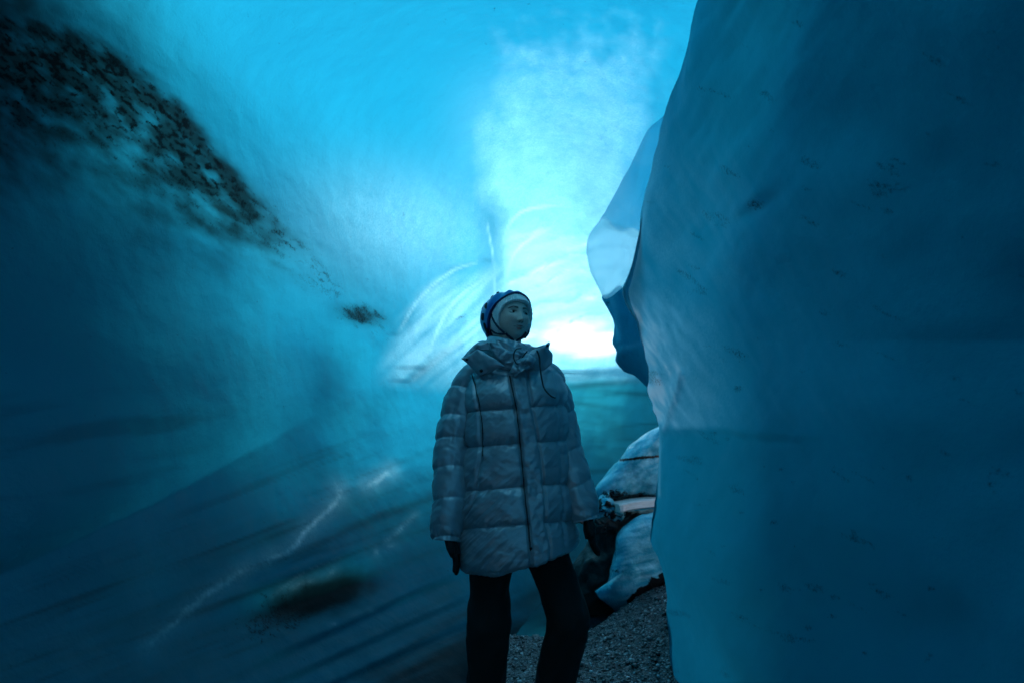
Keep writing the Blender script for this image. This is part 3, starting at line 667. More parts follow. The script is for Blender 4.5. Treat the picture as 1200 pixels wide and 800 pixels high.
HS = .90                                       # head scale
hc = Wp(598.0, 372.5, Y0 - .01)                # between the ears, at eye height
yaw, pit, rol = math.radians(31), math.radians(5), math.radians(-2)
fv = np.array([math.sin(yaw) * math.cos(pit), -math.cos(yaw) * math.cos(pit), math.sin(pit)])
lv = np.cross(np.array([0, 0, 1.]), fv); lv /= np.linalg.norm(lv)
uv = np.cross(fv, lv)
lv, uv = lv * math.cos(rol) + uv * math.sin(rol), uv * math.cos(rol) - lv * math.sin(rol)
def h2w(l, f, u): return hc + HS * (np.asarray(l)[..., None] * lv + np.asarray(f)[..., None] * fv + np.asarray(u)[..., None] * uv)
def w2h(V):
    r = (V - hc) / HS; return r @ lv, r @ fv, r @ uv
def head_base(az, el, off=0.0):
    """az 0 = face direction, + = her left; returns l, f, u (no features)"""
    ce, se = np.cos(el), np.sin(el)
    up = se > 0
    u = np.where(up, .100, .112) * np.sign(se) * np.abs(se) ** .96
    low = np.clip(-u / .112, 0, 1)
    wid = .078 * (1 - .32 * low ** 2.4)
    l = wid * np.sin(az) * ce ** .86
    ff = np.cos(az)
    dep = np.where(ff > 0, .090 * (1 - .10 * low ** 2), .100 * (1 - .42 * low ** 1.3))
    f = dep * ff * ce ** .80 * np.abs(np.cos(az)) ** -.08
    n = np.stack([l / .075 ** 2, f / .095 ** 2, u / .105 ** 2], -1); n /= np.linalg.norm(n, axis=-1)[..., None] + 1e-9
    return l + n[..., 0] * off, f + n[..., 1] * off, u + n[..., 2] * off
def g2(a, b, ca, cb, sa, sb): return np.exp(-((a - ca) / sa) ** 2 - ((b - cb) / sb) ** 2)
NA, NE = 200, 150
az, el = np.meshgrid(np.linspace(-PI, PI, NA, endpoint=False), np.linspace(-PI / 2 + .02, PI / 2 - .02, NE))
l, f, u = head_base(az, el)
fr_ = np.clip(np.cos(az), 0, 1) ** .5
al = np.abs(l)
df = 0
df = df + .016 * np.exp(-(l / .0085) ** 2) * sstep(.020, -.030, u) * sstep(-.045, -.036, u)   # nose bridge
df = df + .007 * g2(l, u, 0, -.033, .011, .008)                                                # tip
df = df + .008 * g2(al, u, .0125, -.036, .0065, .007)                                          # wings
df = df - .012 * g2(al, u, .031, .003, .017, .012)                                            # sockets
df = df + .004 * g2(al, u, .030, .024, .022, .006)
df = df + .010 * g2(al, u, .042, -.034, .022, .024)                                           # cheeks
df = df + .0065 * g2(l, u, 0, -.0575, .019, .005) + .0075 * g2(l, u, 0, -.0685, .015, .0052)
df = df - .0045 * g2(l, u, 0, -.0625, .021, .0022)
df = df - .003 * g2(l, u, 0, -.078, .014, .005)
df = df + .010 * g2(l, u, 0, -.096, .020, .016)
df = df - .002 * g2(l, u, 0, -.048, .005, .006)
f = f + df * fr_
Vh = h2w(l, f, u); head = loft(Vh)
nk = tube(np.array([h2w(0, -.012, -.06), h2w(0, -.02, -.11), Wp(600, 425, Y0 + .02), Wp(600, 450, Y0 + .02)]), [.052, .052, .055, .075], 24)
def px_path(pts, n, ys=None):
    a = crom([(p[0], p[1]) for p in pts], n); yy = crom([[p[2] if len(p) > 2 else 0.] for p in pts], n)[:, 0]
    return Wp(a[:, 0], a[:, 1], Y0 + yy)
torso = tube(px_path([(601, 436, .02), (603, 480, .01), (604, 540, .01), (606, 600, .01), (607, 650, .01)], 30), crom([[.10], [.145], [.125], [.13], [.10]], 30)[:, 0], 28, flat=.62)
larm = tube(px_path([(566, 446), (540, 500, 0), (529, 560, -.03), (526, 632, -.06)], 24), np.linspace(.048, .027, 24), 16)
rarm = tube(px_path([(640, 446), (664, 500, 0), (676, 560, -.03), (689, 612, -.06)], 24), np.linspace(.048, .027, 24), 16)
LEGL = [(582, 650, .01), (574, 690, -.02), (573, 735, -.03), (571, 790, .0), (568, 850, .04), (566, 893, .06)]
LEGR = [(634, 650, .01), (650, 690, -.03), (665, 730, -.05), (657, 775, -.02), (646, 830, .03), (640, 893, .06)]
ll = tube(px_path(LEGL, 40), np.linspace(.060, .038, 40), 20); rl = tube(px_path(LEGR, 40), np.linspace(.060, .038, 40), 20)
Vb, Fb = merge([head, nk, torso, larm, rarm, ll, rl])
ears = [tube(np.array([h2w(s * .070, -.004 + .004 * k, .018 - .011 * k) for k in range(5)]), [.004, .010, .011, .009, .004], 12, flat=.6) for s in (-1, 1)]
Vb, Fb = merge([(Vb, Fb)] + ears)
person = make_mesh('person', Vb, Fb, M_SKIN)
bake(person, ('REMESH', dict(mode='VOXEL', voxel_size=.0030, use_smooth_shade=True)))
me = person.data; n = len(me.vertices); co = np.zeros(n * 3, np.float32); me.vertices.foreach_get('co', co); co = co.reshape(-1, 3).astype(float)
L_, F_, U_ = w2h(co); aL = np.abs(L_); face = (F_ > .03) & (np.abs(U_) < .13)
bl = .55 * g2(aL, U_, .042, -.028, .018, .014) + .35 * g2(L_, U_, 0, -.034, .012, .008)
upl = .0575 + .0010 * (np.abs(aL - .006) < .004)
Us = U_ - .22 * np.maximum(aL - .010, 0)
lipm = np.clip(g2(L_, Us, 0, -.0572, .023, .0042) + g2(L_, Us, 0, -.0685, .019, .0050), 0, 1); lipm = sstep(.35, .75, lipm)
mouth = sstep(.45, .9, np.exp(-((U_ + .0628 - .28 * np.maximum(aL - .012, 0)) / .0023) ** 2) * sstep(.031, .025, aL))
bc = .0215 + .004 * np.clip((aL - .014) / .018, 0, 1) - .007 * np.clip((aL - .034) / .018, 0, 1)
browm = np.exp(-((U_ - bc) / np.interp(aL, [.01, .02, .05], [.0040, .0042, .0022])) ** 2) * sstep(.009, .014, aL) * sstep(.056, .048, aL)
lashm = np.exp(-((U_ - (.0085 - 10 * (aL - .031) ** 2)) / .0026) ** 2) * sstep(.049, .045, aL) * sstep(.014, .018, aL)
lashm = np.maximum(lashm, .5 * g2(aL, U_, .031, .006, .018, .008))
nost = .9 * g2(aL, U_, .0065, -.0425, .0042, .0026)
for nm, a in (('lip', lipm), ('brow', np.clip(browm * 1.2, 0, 1)), ('lash', np.maximum(np.maximum(lashm, nost), mouth * .55)), ('blush', bl)):
    at = me.attributes.new(nm, 'FLOAT', 'POINT'); at.data.foreach_set('value', (np.where(face, a, 0)).astype(np.float32))
tag(person, 'standing person in grey puffer jacket, white knit hat and blue helmet, gazing to the right', 'person')

# eyes
t = NT('eye'); a = t.attr('iris'); p_ = t.attr('pupil')
c = t.mix(a, (.50, .48, .47), (.035, .022, .014)); c = t.mix(p_, c, (.002, .002, .002))
M_EYE = t.out(t.n('ShaderNodeBsdfPrincipled', {'Base Color': c, 'Roughness': .06, 'Specular IOR Level': .7}).outputs[0])
for s in (-1, 1):
    a_, e_ = np.meshgrid(np.linspace(-PI, PI, 40, endpoint=False), np.linspace(-PI / 2 + .05, PI / 2 - .05, 30))
    cx_, cf_, cu_ = s * .032, .0665, .0025
    el_, ef_, eu_ = .0165 * np.cos(e_) * np.sin(a_), .0125 * np.cos(e_) * np.cos(a_), .0098 * np.sin(e_)
    gz = np.array([.30, .92, .14]); gz /= np.linalg.norm(gz)
    dirs = np.stack([el_ / .0165, ef_ / .0125, eu_ / .0098], -1); dt = np.arccos(np.clip(dirs @ gz, -1, 1))
    V, Fs = loft(h2w(el_ + cx_, ef_ + cf_, eu_ + cu_))
    ir = sstep(.66, .54, dt).reshape(-1); pu = sstep(.30, .22, dt).reshape(-1)
    make_mesh('eye', V, Fs, M_EYE, person, attrs={'iris': np.concatenate([ir, [0, 0]]), 'pupil': np.concatenate([pu, [0, 0]])})

# knit hat
def shell_under(bound, azs, nrow, off, crown=PI / 2 - .03):
    """rows from the crown down to height bound(az) on the head"""
    eb = []
    for a in azs:
        es = np.linspace(-PI / 2 + .05, crown, 400); _, _, uu = head_base(np.full(400, a), es, off); eb.append(np.interp(bound(a), uu, es))
    eb = np.array(eb); tt = np.linspace(0, 1, nrow)[:, None]
    E_ = crown + (eb[None, :] - crown) * tt; A_ = np.broadcast_to(azs, E_.shape)
    return A_, E_, tt
def hat_bound(a):
    d = abs(math.degrees(a))
    kx = [0, 18, 36, 50, 60, 68, 73, 77, 82, 92, 120, 180]; ky = [.053, .051, .043, .032, .012, -.012, -.04, -.066, -.082, -.086, -.076, -.07]
    return float(np.interp(d, kx, ky))
azs = np.linspace(-PI, PI, 420, endpoint=False)
A_, E_, tt = shell_under(hat_bound, azs, 70, .009)
rim = np.exp(-((1 - tt) / .05) ** 2)
azd = np.abs(np.degrees(A_)); band = sstep(0.30, .0, 1 - tt)
rib = .0032 * np.abs(np.sin(A_ * 26)) ** 1.5 
cuff = .005 * sstep(.42, .38, 1 - tt)
l, f, u = head_base(A_, E_, .0); nrm_off = .009 + cuff + rib + .002 * rim
l, f, u = head_base(A_, E_, nrm_off)
inner = head_base(A_, E_, .002)
rings = np.concatenate([h2w(l, f, u), h2w(*inner)[::-1]], 0)
V, Fs = loft(rings)
M_KNIT = NT('white_knit'); t = M_KNIT
kn = t.voro(260); M_KNIT = t.out(t.n('ShaderNodeBsdfPrincipled', {'Base Color': t.mix(t.noise(40, 3), (.80, .79, .78), (.90, .89, .88)), 'Roughness': .95, 'Normal': t.bump(kn, .5, .003), 'Sheen Weight': .3}).outputs[0])
hat = make_mesh('knit_hat', V, Fs, M_KNIT, person); hat['label'] = 'white ribbed knit hat under the helmet'

# helmet
def helm_bound(a):
    d = abs(math.degrees(a))
    return float(np.interp(d, [0, 19, 38, 57, 75, 88, 96, 104, 115, 138, 180], [.096, .093, .083, .066, .046, .018, -.012, -.042, -.058, -.066, -.07]))
A_, E_, tt = shell_under(helm_bound, azs, 60, .02)
nr_ = .021 + .0035 * np.exp(-((1 - tt) / .045) ** 2) + .0025 * np.sin(A_ * 7) * np.sin(tt * PI) + .003 * np.abs(np.sin(A_ * 3.0)) ** 4 * np.sin(tt * PI)
bk_ = -.009 * sstep(.6, .0, tt) + .040 * sstep(60, 170, np.abs(np.degrees(A_))) * np.sin(np.clip(tt, 0, 1) * PI * .75)
out_ = h2w(*head_base(A_, E_, nr_ + bk_)); in_ = h2w(*head_base(A_, E_, .0125 + bk_ * .6))
V, Fs = loft(np.concatenate([out_, in_[::-1]], 0))
M_HELM = simple('blue_shell', (.010, .12, .42), .3, **{'Coat Weight': .25})
M_DARK = simple('black_foam', (.006, .008, .014), .8)
helmet = make_mesh('helmet', V, Fs, M_HELM, person); helmet['label'] = 'blue vented climbing helmet worn tilted back'
RM = []
for a in azs[::4]:
    e1 = A_[-1]; i = int(np.argmin(np.abs(azs - a))); RM.append(out_[-1, i] * .55 + in_[-1, i] * .45)
RM = np.array(RM + [RM[0]])
make_mesh('rim', *tube(RM, .0042, 8), simple('navy_rim', (.004, .02, .10), .5), helmet)
for s in (-1, 1):
    for (ca, ce, la, le, ang) in [(98, 44, 10, 3.0, 52), (104, 22, 9, 4.2, 60), (116, 2, 7, 6, 72), (112, -20, 4.5, 10, 10), (95, 62, 14, 3.2, 25), (140, 30, 9, 6, 50), (150, -5, 6, 9, 0), (168, 42, 10, 5, 30)]:
        q, r = np.meshgrid(np.linspace(0, 2 * PI, 28, endpoint=False), np.linspace(1, .05, 6)); cc, ss = math.cos(math.radians(ang)), math.sin(math.radians(ang))
        a1, e1 = la * r * np.cos(q), le * r * np.sin(q) * (1 + .35 * np.cos(q))
        aa = np.radians(ca + a1 * cc - e1 * ss) * s; ee = np.radians(ce + a1 * ss + e1 * cc)
        i = np.abs(np.degrees(aa)); bko = np.interp(np.degrees(ee), [-30, 20, 60], [.7, .95, .5]) * .040 * sstep(60, 170, i)
        dome = .0262 + .0012 * (1 - r ** 2)
        o1 = h2w(*head_base(aa, ee, dome + bko)); o0 = h2w(*head_base(aa[:1], ee[:1], .016 + bko[:1]))
        V, Fs = loft(np.concatenate([o0, o1], 0)); make_mesh('vent', V, Fs, M_DARK, helmet)
def head_curve(pts, off, n=40):
    c_ = crom(pts, n); res = []
    for a, uu in c_:
        es = np.linspace(-PI / 2 + .02, PI / 2 - .05, 300); _, _, us = head_base(np.full(300, math.radians(a)), es, off); e0 = np.interp(uu, us, es)
        res.append(h2w(*[np.array(x) for x in head_base(np.array(math.radians(a)), np.array(e0), off)]))
    return np.array(res)
M_STRAP = simple('navy_webbing', (.006, .016, .05), .7)
for s in (-1, 1):
    make_mesh('strap', *tube(head_curve([(s * 94, .012), (s * 84, -.03), (s * 72, -.066), (s * 58, -.088)], .017, 30), .0042, 8), M_STRAP, helmet)
    make_mesh('strap', *tube(head_curve([(s * 112, -.058), (s * 95, -.078), (s * 76, -.088), (s * 58, -.092)], .017, 30), .0038, 8), M_STRAP, helmet)
make_mesh('chin_strap', *tube(head_curve([(-60, -.086), (-52, -.097), (-30, -.108), (0, -.114), (30, -.108), (50, -.098), (58, -.084), (62, -.07)], .006, 50), .0045, 8), M_STRAP, helmet)

# ------------------------------------------------------------------ jacket
t = NT('satin_puffer_fabric')
cr = t.noise(46, 5, .62, vec=t.n('ShaderNodeTexCoord').outputs['Object'], dist=1.2); cr2 = t.noise(14, 3, .5, dist=2.0)
M_JKT = t.out(t.n('ShaderNodeBsdfPrincipled', {'Base Color': t.mix(cr2, (.28, .345, .39), (.33, .40, .45)), 'Metallic': .35, 'Roughness': .41,
    'Normal': t.bump(t.math('ADD', t.math('MULTIPLY', cr, .35), cr2), .07, .012), 'Sheen Weight': .1}).outputs[0])
M_SEAM = simple('dark_piping', (.012, .016, .02), .6)
rowp = np.concatenate([np.linspace(404, 446, 30, endpoint=False), np.linspace(446, 664, 230)])
Lk = [(404, 584), (416, 578), (424, 566), (432, 555), (442, 549), (460, 548), (500, 549), (540, 547), (580, 544), (620, 543), (650, 541), (664, 544)]
Rk = [(404, 622), (416, 626), (424, 638), (432, 648), (442, 656), (460, 659), (500, 662), (540, 666), (580, 669), (620, 672), (650, 673), (664, 671)]
Dk = [(404, .06), (424, .085), (442, .13), (480, .155), (540, .155), (600, .17), (664, .175)]
ev = lambda k, x: pchip([a for a, b in k], np.array([b for a, b in k], float)[:, None], x)[:, 0]
lp, rp_, dp = ev(Lk, rowp), ev(Rk, rowp), ev(Dk, rowp)
NTh = 360
th = np.linspace(0, 2 * PI, NTh, endpoint=False)
ct, stt = np.cos(th), np.sin(th)
sq = lambda v, p: np.sign(v) * np.abs(v) ** p
zc = Wp(600, rowp, Y0)
xl, xr = Wp(lp, rowp, Y0)[:, 0], Wp(rp_, rowp, Y0)[:, 0]
xc, hw = (xl + xr) / 2, (xr - xl) / 2
JX = xc[:, None] + hw[:, None] * sq(ct, .88)[None]
JY = Y0 + .01 - dp[:, None] * sq(stt, .80)[None]
JZ = np.repeat(zc[:, 2:3], NTh, 1)
# hem hangs lower on her right
bot = sstep(600, 664, rowp)[:, None]
JZ = JZ + bot * (.062 * np.clip((JX - .0) / .22, -.3, 1) + .012) 
J = np.stack([JX, JY, JZ], -1)
px, py = proj(J)
front = np.clip(stt, 0, 1)[None] ** .25
ctr = np.stack([xc, np.full_like(xc, Y0), zc[:, 2]], -1)[:, None]
nrm = np.stack([ct[None] / hw[:, None], -stt[None] / dp[:, None], 0 * JX], -1); nrm /= np.linalg.norm(nrm, axis=-1)[..., None]
SEAMS = [425, 440, 478.5, 520, 571, 615, 668]
q = py + .075 * (px - 600)
plk_l = np.interp(py, [436, 478, 518, 572, 646], [598, 606, 611, 616, 623]); plk_r = np.interp(py, [436, 477, 518, 572, 608, 640], [616, 621, 628.5, 635, 636, 641])
inpl = sstep(plk_l - 1, plk_l + 1.5, px) * sstep(plk_r + 1, plk_r - 1.5, px) * (stt[None] > 0) * sstep(432, 442, py)
k = np.clip(np.searchsorted(SEAMS, q) - 1, 0, len(SEAMS) - 2); sa = np.array(SEAMS)
s_ = np.clip((q - sa[k]) / (sa[k + 1] - sa[k]), 0, 1); s_ = np.where(q < SEAMS[0], .5, s_)
puff = (1 - (2 * s_ - 1) ** 2) ** .45
amp = .021 * sstep(425, 470, q)
near = np.exp(-(np.minimum(s_, 1 - s_) * (sa[k + 1] - sa[k]) / 11) ** 2)
W1 = n2(px + .35 * py, py, 6.0, 34, 0, 3, 1.3 + 0 * px) ; W2_ = n2(px + .9 * py, py, 7, 40, 0, 3, 5.3)
W3 = n2(px, py, 30, 22, 20, 3, 7.9); W4 = n2(px, py, 11, 9, 30, 3, 3.7)
lowleft = sstep(520, 600, py) * sstep(620, 570, px)
dsp = amp * puff * (1 - inpl) + .0036 * near * W1 * (1 - inpl) + .0042 * W2_ * (.35 + lowleft) * (1 - inpl) + .005 * W3 + .0013 * W4
dsp = dsp + inpl * (.021 + .0045 * n2(px, py, 12, 13, 35, 3, 9.1) + .003 * n2(px, py, 5, 16, -20, 2, 2.2))
grv = lambda x0, w: np.exp(-((px - x0) / w) ** 2)
fm = (stt[None] > 0) * sstep(430, 440, py)
dsp = dsp - .013 * grv(plk_l - 1.5, 1.8) * fm - .008 * grv(plk_r + 1.2, 1.6) * fm
pan = np.interp(py, [430, 468, 500, 535], [552, 561, 565.5, 566]); dsp = dsp - .011 * grv(pan, 1.7) * fm * sstep(545, 535, py)
dsp = dsp - .006 * grv(652 + .04 * (py - 480), 2.2) * fm
pkt = np.interp(py, [535, 560, 590, 606], [566, 562, 556, 549]); dsp = dsp - .011 * grv(pkt, 1.8) * fm * sstep(535, 545, py) * sstep(612, 600, py)
dsp = dsp + .008 * np.exp(-((px - pkt - 6) / 5) ** 2) * fm * sstep(540, 560, py) * sstep(610, 590, py)
dsp = dsp + .010 * sstep(660, 666, rowp)[:, None] * -1.0
J = J + nrm * dsp[..., None]
J[..., 2] += (.004 * W4 + .003 * W1) * bot
# fold the hem back up inside
innr = []
for i in range(14):
    r_ = J[-1].copy(); f_ = (i + 1) / 14
    r_[:, :2] = r_[:, :2] + (ctr[-1][:, :2] - r_[:, :2]) * (.06 + .16 * f_); r_[:, 2] += .06 * f_ + .004
    innr.append(r_)
V, Fs = loft(np.concatenate([J, np.array(innr)], 0))
jacket = make_mesh('jacket', V, Fs, M_JKT, person); jacket['label'] = 'grey satin quilted puffer jacket closed to the neck'

def sleeve(path, rads, seams, seed, cuff_in=.04, amp=.012):
    n_ = 190; c_ = crom([p[:2] for p in path], n_); yy = crom([[p[2]] for p in path], n_)[:, 0]
    C_ = Wp(c_[:, 0], c_[:, 1], Y0 + yy); r = crom([[a] for a in rads], n_)[:, 0] / 296.
    m = 96; th_ = np.linspace(0, 2 * PI, m, endpoint=False)
    T = np.gradient(C_, axis=0); T /= np.linalg.norm(T, axis=1)[:, None]
    S_ = np.array(seams, float); ypx = c_[:, 1]
    rings = []
    U0 = np.array([0, -1., 0])
    for i in range(n_):
        U0 = U0 - T[i] * U0.dot(T[i]); U0 /= np.linalg.norm(U0); Wv = np.cross(T[i], U0)
        tilt = 5 * np.sin(th_ + seed)                       # seams run a little askew
        yq = ypx[i] + tilt
        k_ = np.clip(np.searchsorted(S_, yq) - 1, 0, len(S_) - 2); ln = S_[k_ + 1] - S_[k_]; s2 = np.clip((yq - S_[k_]) / ln, 0, 1)
        pf = (1 - (2 * s2 - 1) ** 2) ** .45
        nearq = np.exp(-(np.minimum(s2, 1 - s2) * ln / 9) ** 2)
        pc = np.stack([np.cos(th_) * 1.0, np.sin(th_) * 1.0, np.full(m, ypx[i] / 60.) + seed], -1)
        pc2 = np.stack([np.cos(th_) * 3.2, np.sin(th_) * 3.2, np.full(m, ypx[i] / 34.) + .8 * np.cos(th_) + seed], -1)
        pc3 = np.stack([np.cos(th_) * 1.2, np.sin(th_) * 1.2, np.full(m, ypx[i] / 11.) + 1.6 * np.sin(th_ + 1) + seed], -1)
        d_ = amp * (pf - .6) + .005 * fbm(pc, 2) + .0042 * nearq * fbm(pc2, 2) + .0055 * fbm(pc3, 2)
        rr = r[i] + d_
        rings.append(C_[i] + (np.cos(th_) * rr)[:, None] * U0 * .95 + (np.sin(th_) * rr)[:, None] * Wv)
    rings = np.array(rings)
    ins = []
    for j in range(8):
        f_ = (j + 1) / 8; q_ = rings[-1] + (C_[-1] - rings[-1]) * (.10 + .35 * f_) - T[-1] * (cuff_in * f_ - .004); ins.append(q_)
    return loft(np.concatenate([rings, np.array(ins)], 0))
V, Fs = sleeve([(578, 437, .03), (560, 441, .02), (546, 462, .01), (536, 490, 0), (531, 520, -.01), (529, 552, -.03), (528, 588, -.05), (525, 612, -.06), (523, 633, -.07)],
               [13, 19, 19.5, 20, 20.5, 20, 20, 18.5, 16.5], [405, 434, 462, 492, 518, 552, 588, 632, 660], 1.7)
s1 = make_mesh('sleeve', V, Fs, M_JKT, jacket)
V, Fs = sleeve([(628, 434, .03), (642, 440, .02), (651, 460, .01), (656, 485, 0), (661, 512, -.01), (668, 542, -.03), (677, 570, -.05), (683, 592, -.06), (687, 610, -.07)],
               [12, 15, 16, 17, 17.5, 17.5, 17.5, 17, 15], [400, 428, 455, 484, 527, 566, 604, 650], 4.4, amp=.010)
s2_ = make_mesh('sleeve', V, Fs, M_JKT, jacket)

# standing collar, crumpled
nr2, nt2 = 70, 260
tq = np.linspace(0, 1, nr2); th = np.linspace(0, 2 * PI, nt2, endpoint=False)
pyc = 436 + (399 - 436) * tq
cx_ = np.interp(tq, [0, .5, 1], [603, 600, 598]); hwp = np.interp(tq, [0, .25, .6, .9, 1], [31, 31.5, 29, 26, 24]) / 292
TH, TQ = np.meshgrid(th, tq)
cc = Wp(cx_, pyc, Y0 - .015)
top_tilt = -.020 * np.cos(TH) * TQ                     # higher on her right
CX = cc[:, 0:1] + hwp[:, None] * np.cos(TH); CY = (Y0 - .005) - (hwp * 1.0 + .022 * tq)[:, None] * np.sin(TH); CZ = cc[:, 2:3] + top_tilt - .012 * np.clip(np.sin(TH), 0, 1) * TQ
Cc = np.stack([CX, CY, CZ], -1); n_ = np.stack([np.cos(TH), -np.sin(TH), 0 * TH], -1)
pc = np.stack([np.cos(TH) * 2.0, np.sin(TH) * 2.0, TQ * 2.2 + .9 * np.cos(TH)], -1)
fold = fbm(pc + 4, 3); pc = np.stack([np.cos(TH) * 3, np.sin(TH) * 3, TQ * 6 + 3.0 * np.cos(TH)], -1); fold2 = fbm(pc + 9, 3)
Cc = Cc + n_ * (.012 * np.sin(TQ * PI) ** .5 + .009 * fold + .003 * fold2)[..., None]
inn = []
for j in range(10):
    f_ = (j + 1) / 10; q_ = Cc[-1] + (np.array([cc[-1, 0], Y0 - .005, 0]) * [1, 1, 0] + Cc[-1] * [0, 0, 1] - Cc[-1]) * (.10 + .12 * f_) - np.array([0, 0, .05 * f_ - .004]); inn.append(q_)
V, Fs = loft(np.concatenate([Cc, np.array(inn)], 0)); make_mesh('collar', V, Fs, M_JKT, jacket)
def flap(name, poly, y, thick, seed, nz=.012, parent=None, mat=None, tiltx=0, tilty=0, nsc=11, nth=120, nr=26):
    poly = np.array(poly, float); c = poly.mean(0); cl = np.vstack([poly, poly[:1]]); L = np.concatenate([[0], np.cumsum(np.hypot(*np.diff(cl, axis=0).T))])
    s = np.linspace(0, L[-1], nth, endpoint=False); b = np.stack([np.interp(s, L, cl[:, 0]), np.interp(s, L, cl[:, 1])], -1); b = (np.roll(b, 1, 0) + 2 * b + np.roll(b, -1, 0)) / 4
    R = []
    for side in (-1, 1):
        for r in (np.linspace(.02, 1, nr) if side < 0 else np.linspace(1, .02, nr)[1:]):
            q_ = c + (b - c) * r; z = side * thick * (1 - r ** 4) ** .5
            yy = Y0 + y + tiltx * (q_[:, 0] - c[0]) / 100 + tilty * (q_[:, 1] - c[1]) / 100
            R.append(Wp(q_[:, 0], q_[:, 1], yy + z))
    R = np.array(R); nzv = fbm(R * nsc + seed, 3); R[..., 1] += nz * nzv; R[..., 2] += .4 * nz * fbm(R * nsc + seed + 7, 2)
    return make_mesh(name, *loft(R), mat or M_JKT, parent or jacket)
hood = flap('hood', [(552, 416), (556, 406), (563, 400), (574, 399), (590, 402), (612, 404), (630, 406), (640, 402), (648, 418), (646, 430), (630, 438), (600, 440), (566, 436)], .115, .07, 3.1, nz=.02, nth=160)
flap('hood_flap', [(540, 421), (546, 418), (552, 414), (559, 409), (566, 412), (576, 418), (587, 425), (592, 429), (580, 433), (571, 437), (562, 441), (555, 433), (548, 427)], -.118, .012, 8.2, nz=.012, tiltx=-.12, tilty=.05)
flap('hood_flap', [(542, 420), (547, 414), (555, 405), (562, 400), (572, 401), (576, 410), (568, 409), (560, 408), (553, 413), (547, 419)], -.085, .016, 5.2, nz=.014, tiltx=-.1)
flap('hood_flap', [(614, 432), (611, 424), (616, 415), (624, 410), (632, 408), (637, 403), (643, 399), (645, 401), (643, 407), (646, 411), (648, 414), (647, 426), (640, 432), (628, 436)], -.095, .014, 1.2, nz=.018, tiltx=.14)
flap('collar_fold', [(597, 436), (602, 426), (611, 419), (622, 416), (629, 422), (624, 430), (614, 434), (606, 441), (603, 443)], -.148, .018, 6.6, nz=.02, nsc=20)
flap('collar_fold', [(573, 400), (580, 402), (590, 408), (602, 412), (612, 416), (604, 425), (592, 427), (582, 420), (575, 410)], -.128, .016, 2.6, nz=.016, nsc=15)
def disc(name, px_, py_, y, r, mat, parent):
    c_ = Wp(px_, py_, Y0 + y); a = np.linspace(0, 2 * PI, 20, endpoint=False); R = []
    for (rr, yy) in ((1, .004), (1, -.001), (.8, -.0035), (.45, -.003), (.35, -.0045), (.1, -.005)):
        R.append(np.stack([c_[0] + r * rr * np.cos(a), np.full(20, c_[1] + yy), c_[2] + r * rr * np.sin(a)], -1))
    return make_mesh(name, *loft(np.array(R)), mat, parent)
M_SNAP = simple('dark_metal_snap', (.02, .022, .025), .3, .8)
disc('snap_button', 564, 434, -.139, .0065, M_SNAP, jacket); disc('snap_button', 547, 421, -.122, .005, M_SNAP, jacket); disc('snap_button', 641.5, 404.5, -.112, .005, M_SNAP, jacket); disc('snap_button', 622, 642, -.19, .005, M_SNAP, jacket)
def cord(pts, y, r, n_=60):
    a = crom(pts, n_); return tube(Wp(a[:, 0], a[:, 1], Y0 + y + .004 * np.sin(np.linspace(0, 9, n_))), r, 8)
make_mesh('drawcord', *cord([(629, 410), (632, 418), (633, 430), (635, 444), (638, 455), (645, 463), (651, 466)], -.175, .0028), M_SEAM, jacket)
make_mesh('drawcord', *cord([(611, 408), (605, 409), (602, 415), (603, 422), (607, 426), (613, 417), (618, 411)], -.165, .0022), M_SEAM, jacket)
# zip line and panel piping lie in their grooves
def surf_line(pts, off=-.004, n_=120, y=None):
    a = crom(pts, n_); pf = px[40:][:, (stt > .1)]; 
    fv_ = J.reshape(-1, 3); pxx, pyy = proj(fv_); ok = (np.tile(stt, len(rowp)) > 0.05); fv_, pxx, pyy = fv_[ok], pxx[ok], pyy[ok]
    out = []
    for (u_, v_) in a:
        d2 = (pxx - u_) ** 2 + (pyy - v_) ** 2; i = np.argsort(d2)[:6]; out.append(fv_[i].mean(0))
    out = np.array(out); 
    kk = np.array([.25, .5, .25])
    for _ in range(6): out[1:-1] = .25 * out[:-2] + .5 * out[1:-1] + .25 * out[2:]
    out[:, 1] += off; return out
make_mesh('zip', *tube(surf_line([(597, 440), (605, 478), (609.5, 518), (614.5, 572), (619, 615), (622, 645)], -.001), .0022, 8), M_SEAM, jacket)
make_mesh('piping', *tube(surf_line([(552, 434), (561, 468), (565.5, 500), (566, 534)], 0), .0028, 8), M_SEAM, jacket)

# ------------------------------------------------------------------ trousers, gloves, boots
M_BLK = simple('black_cloth', (.0035, .0035, .004), .9, bump=(60, .3, .004))
trp = []
def legp(path, rads, seed):
    n_ = 90; c_ = crom([p[:2] for p in path], n_); yy = crom([[p[2]] for p in path], n_)[:, 0]; C_ = Wp(c_[:, 0], c_[:, 1], Y0 + yy)
    r = crom([[a] for a in rads], n_)[:, 0] / 305.
    a = np.linspace(0, 2 * PI, 48, endpoint=False); R = []
    for i in range(n_):
        d_ = .008 * fbm(np.stack([np.cos(a) * 1.2, np.sin(a) * 1.2, np.full(48, c_[i, 1] / 22.) + .8 * np.sin(a) + seed], -1), 3)
        R.append(C_[i] + np.stack([np.cos(a) * (r[i] + d_), np.sin(a) * (r[i] + d_) * 1.0, 0 * a], -1))
    return loft(np.array(R))
trp.append(legp([(580, 630, .01), (576, 660, .0), (574, 690, -.01), (573, 735, -.03), (570, 790, .0), (569, 850, .04), (568, 888, .05)], [28, 24.5, 23.5, 24.5, 22, 22, 21], 1.1))
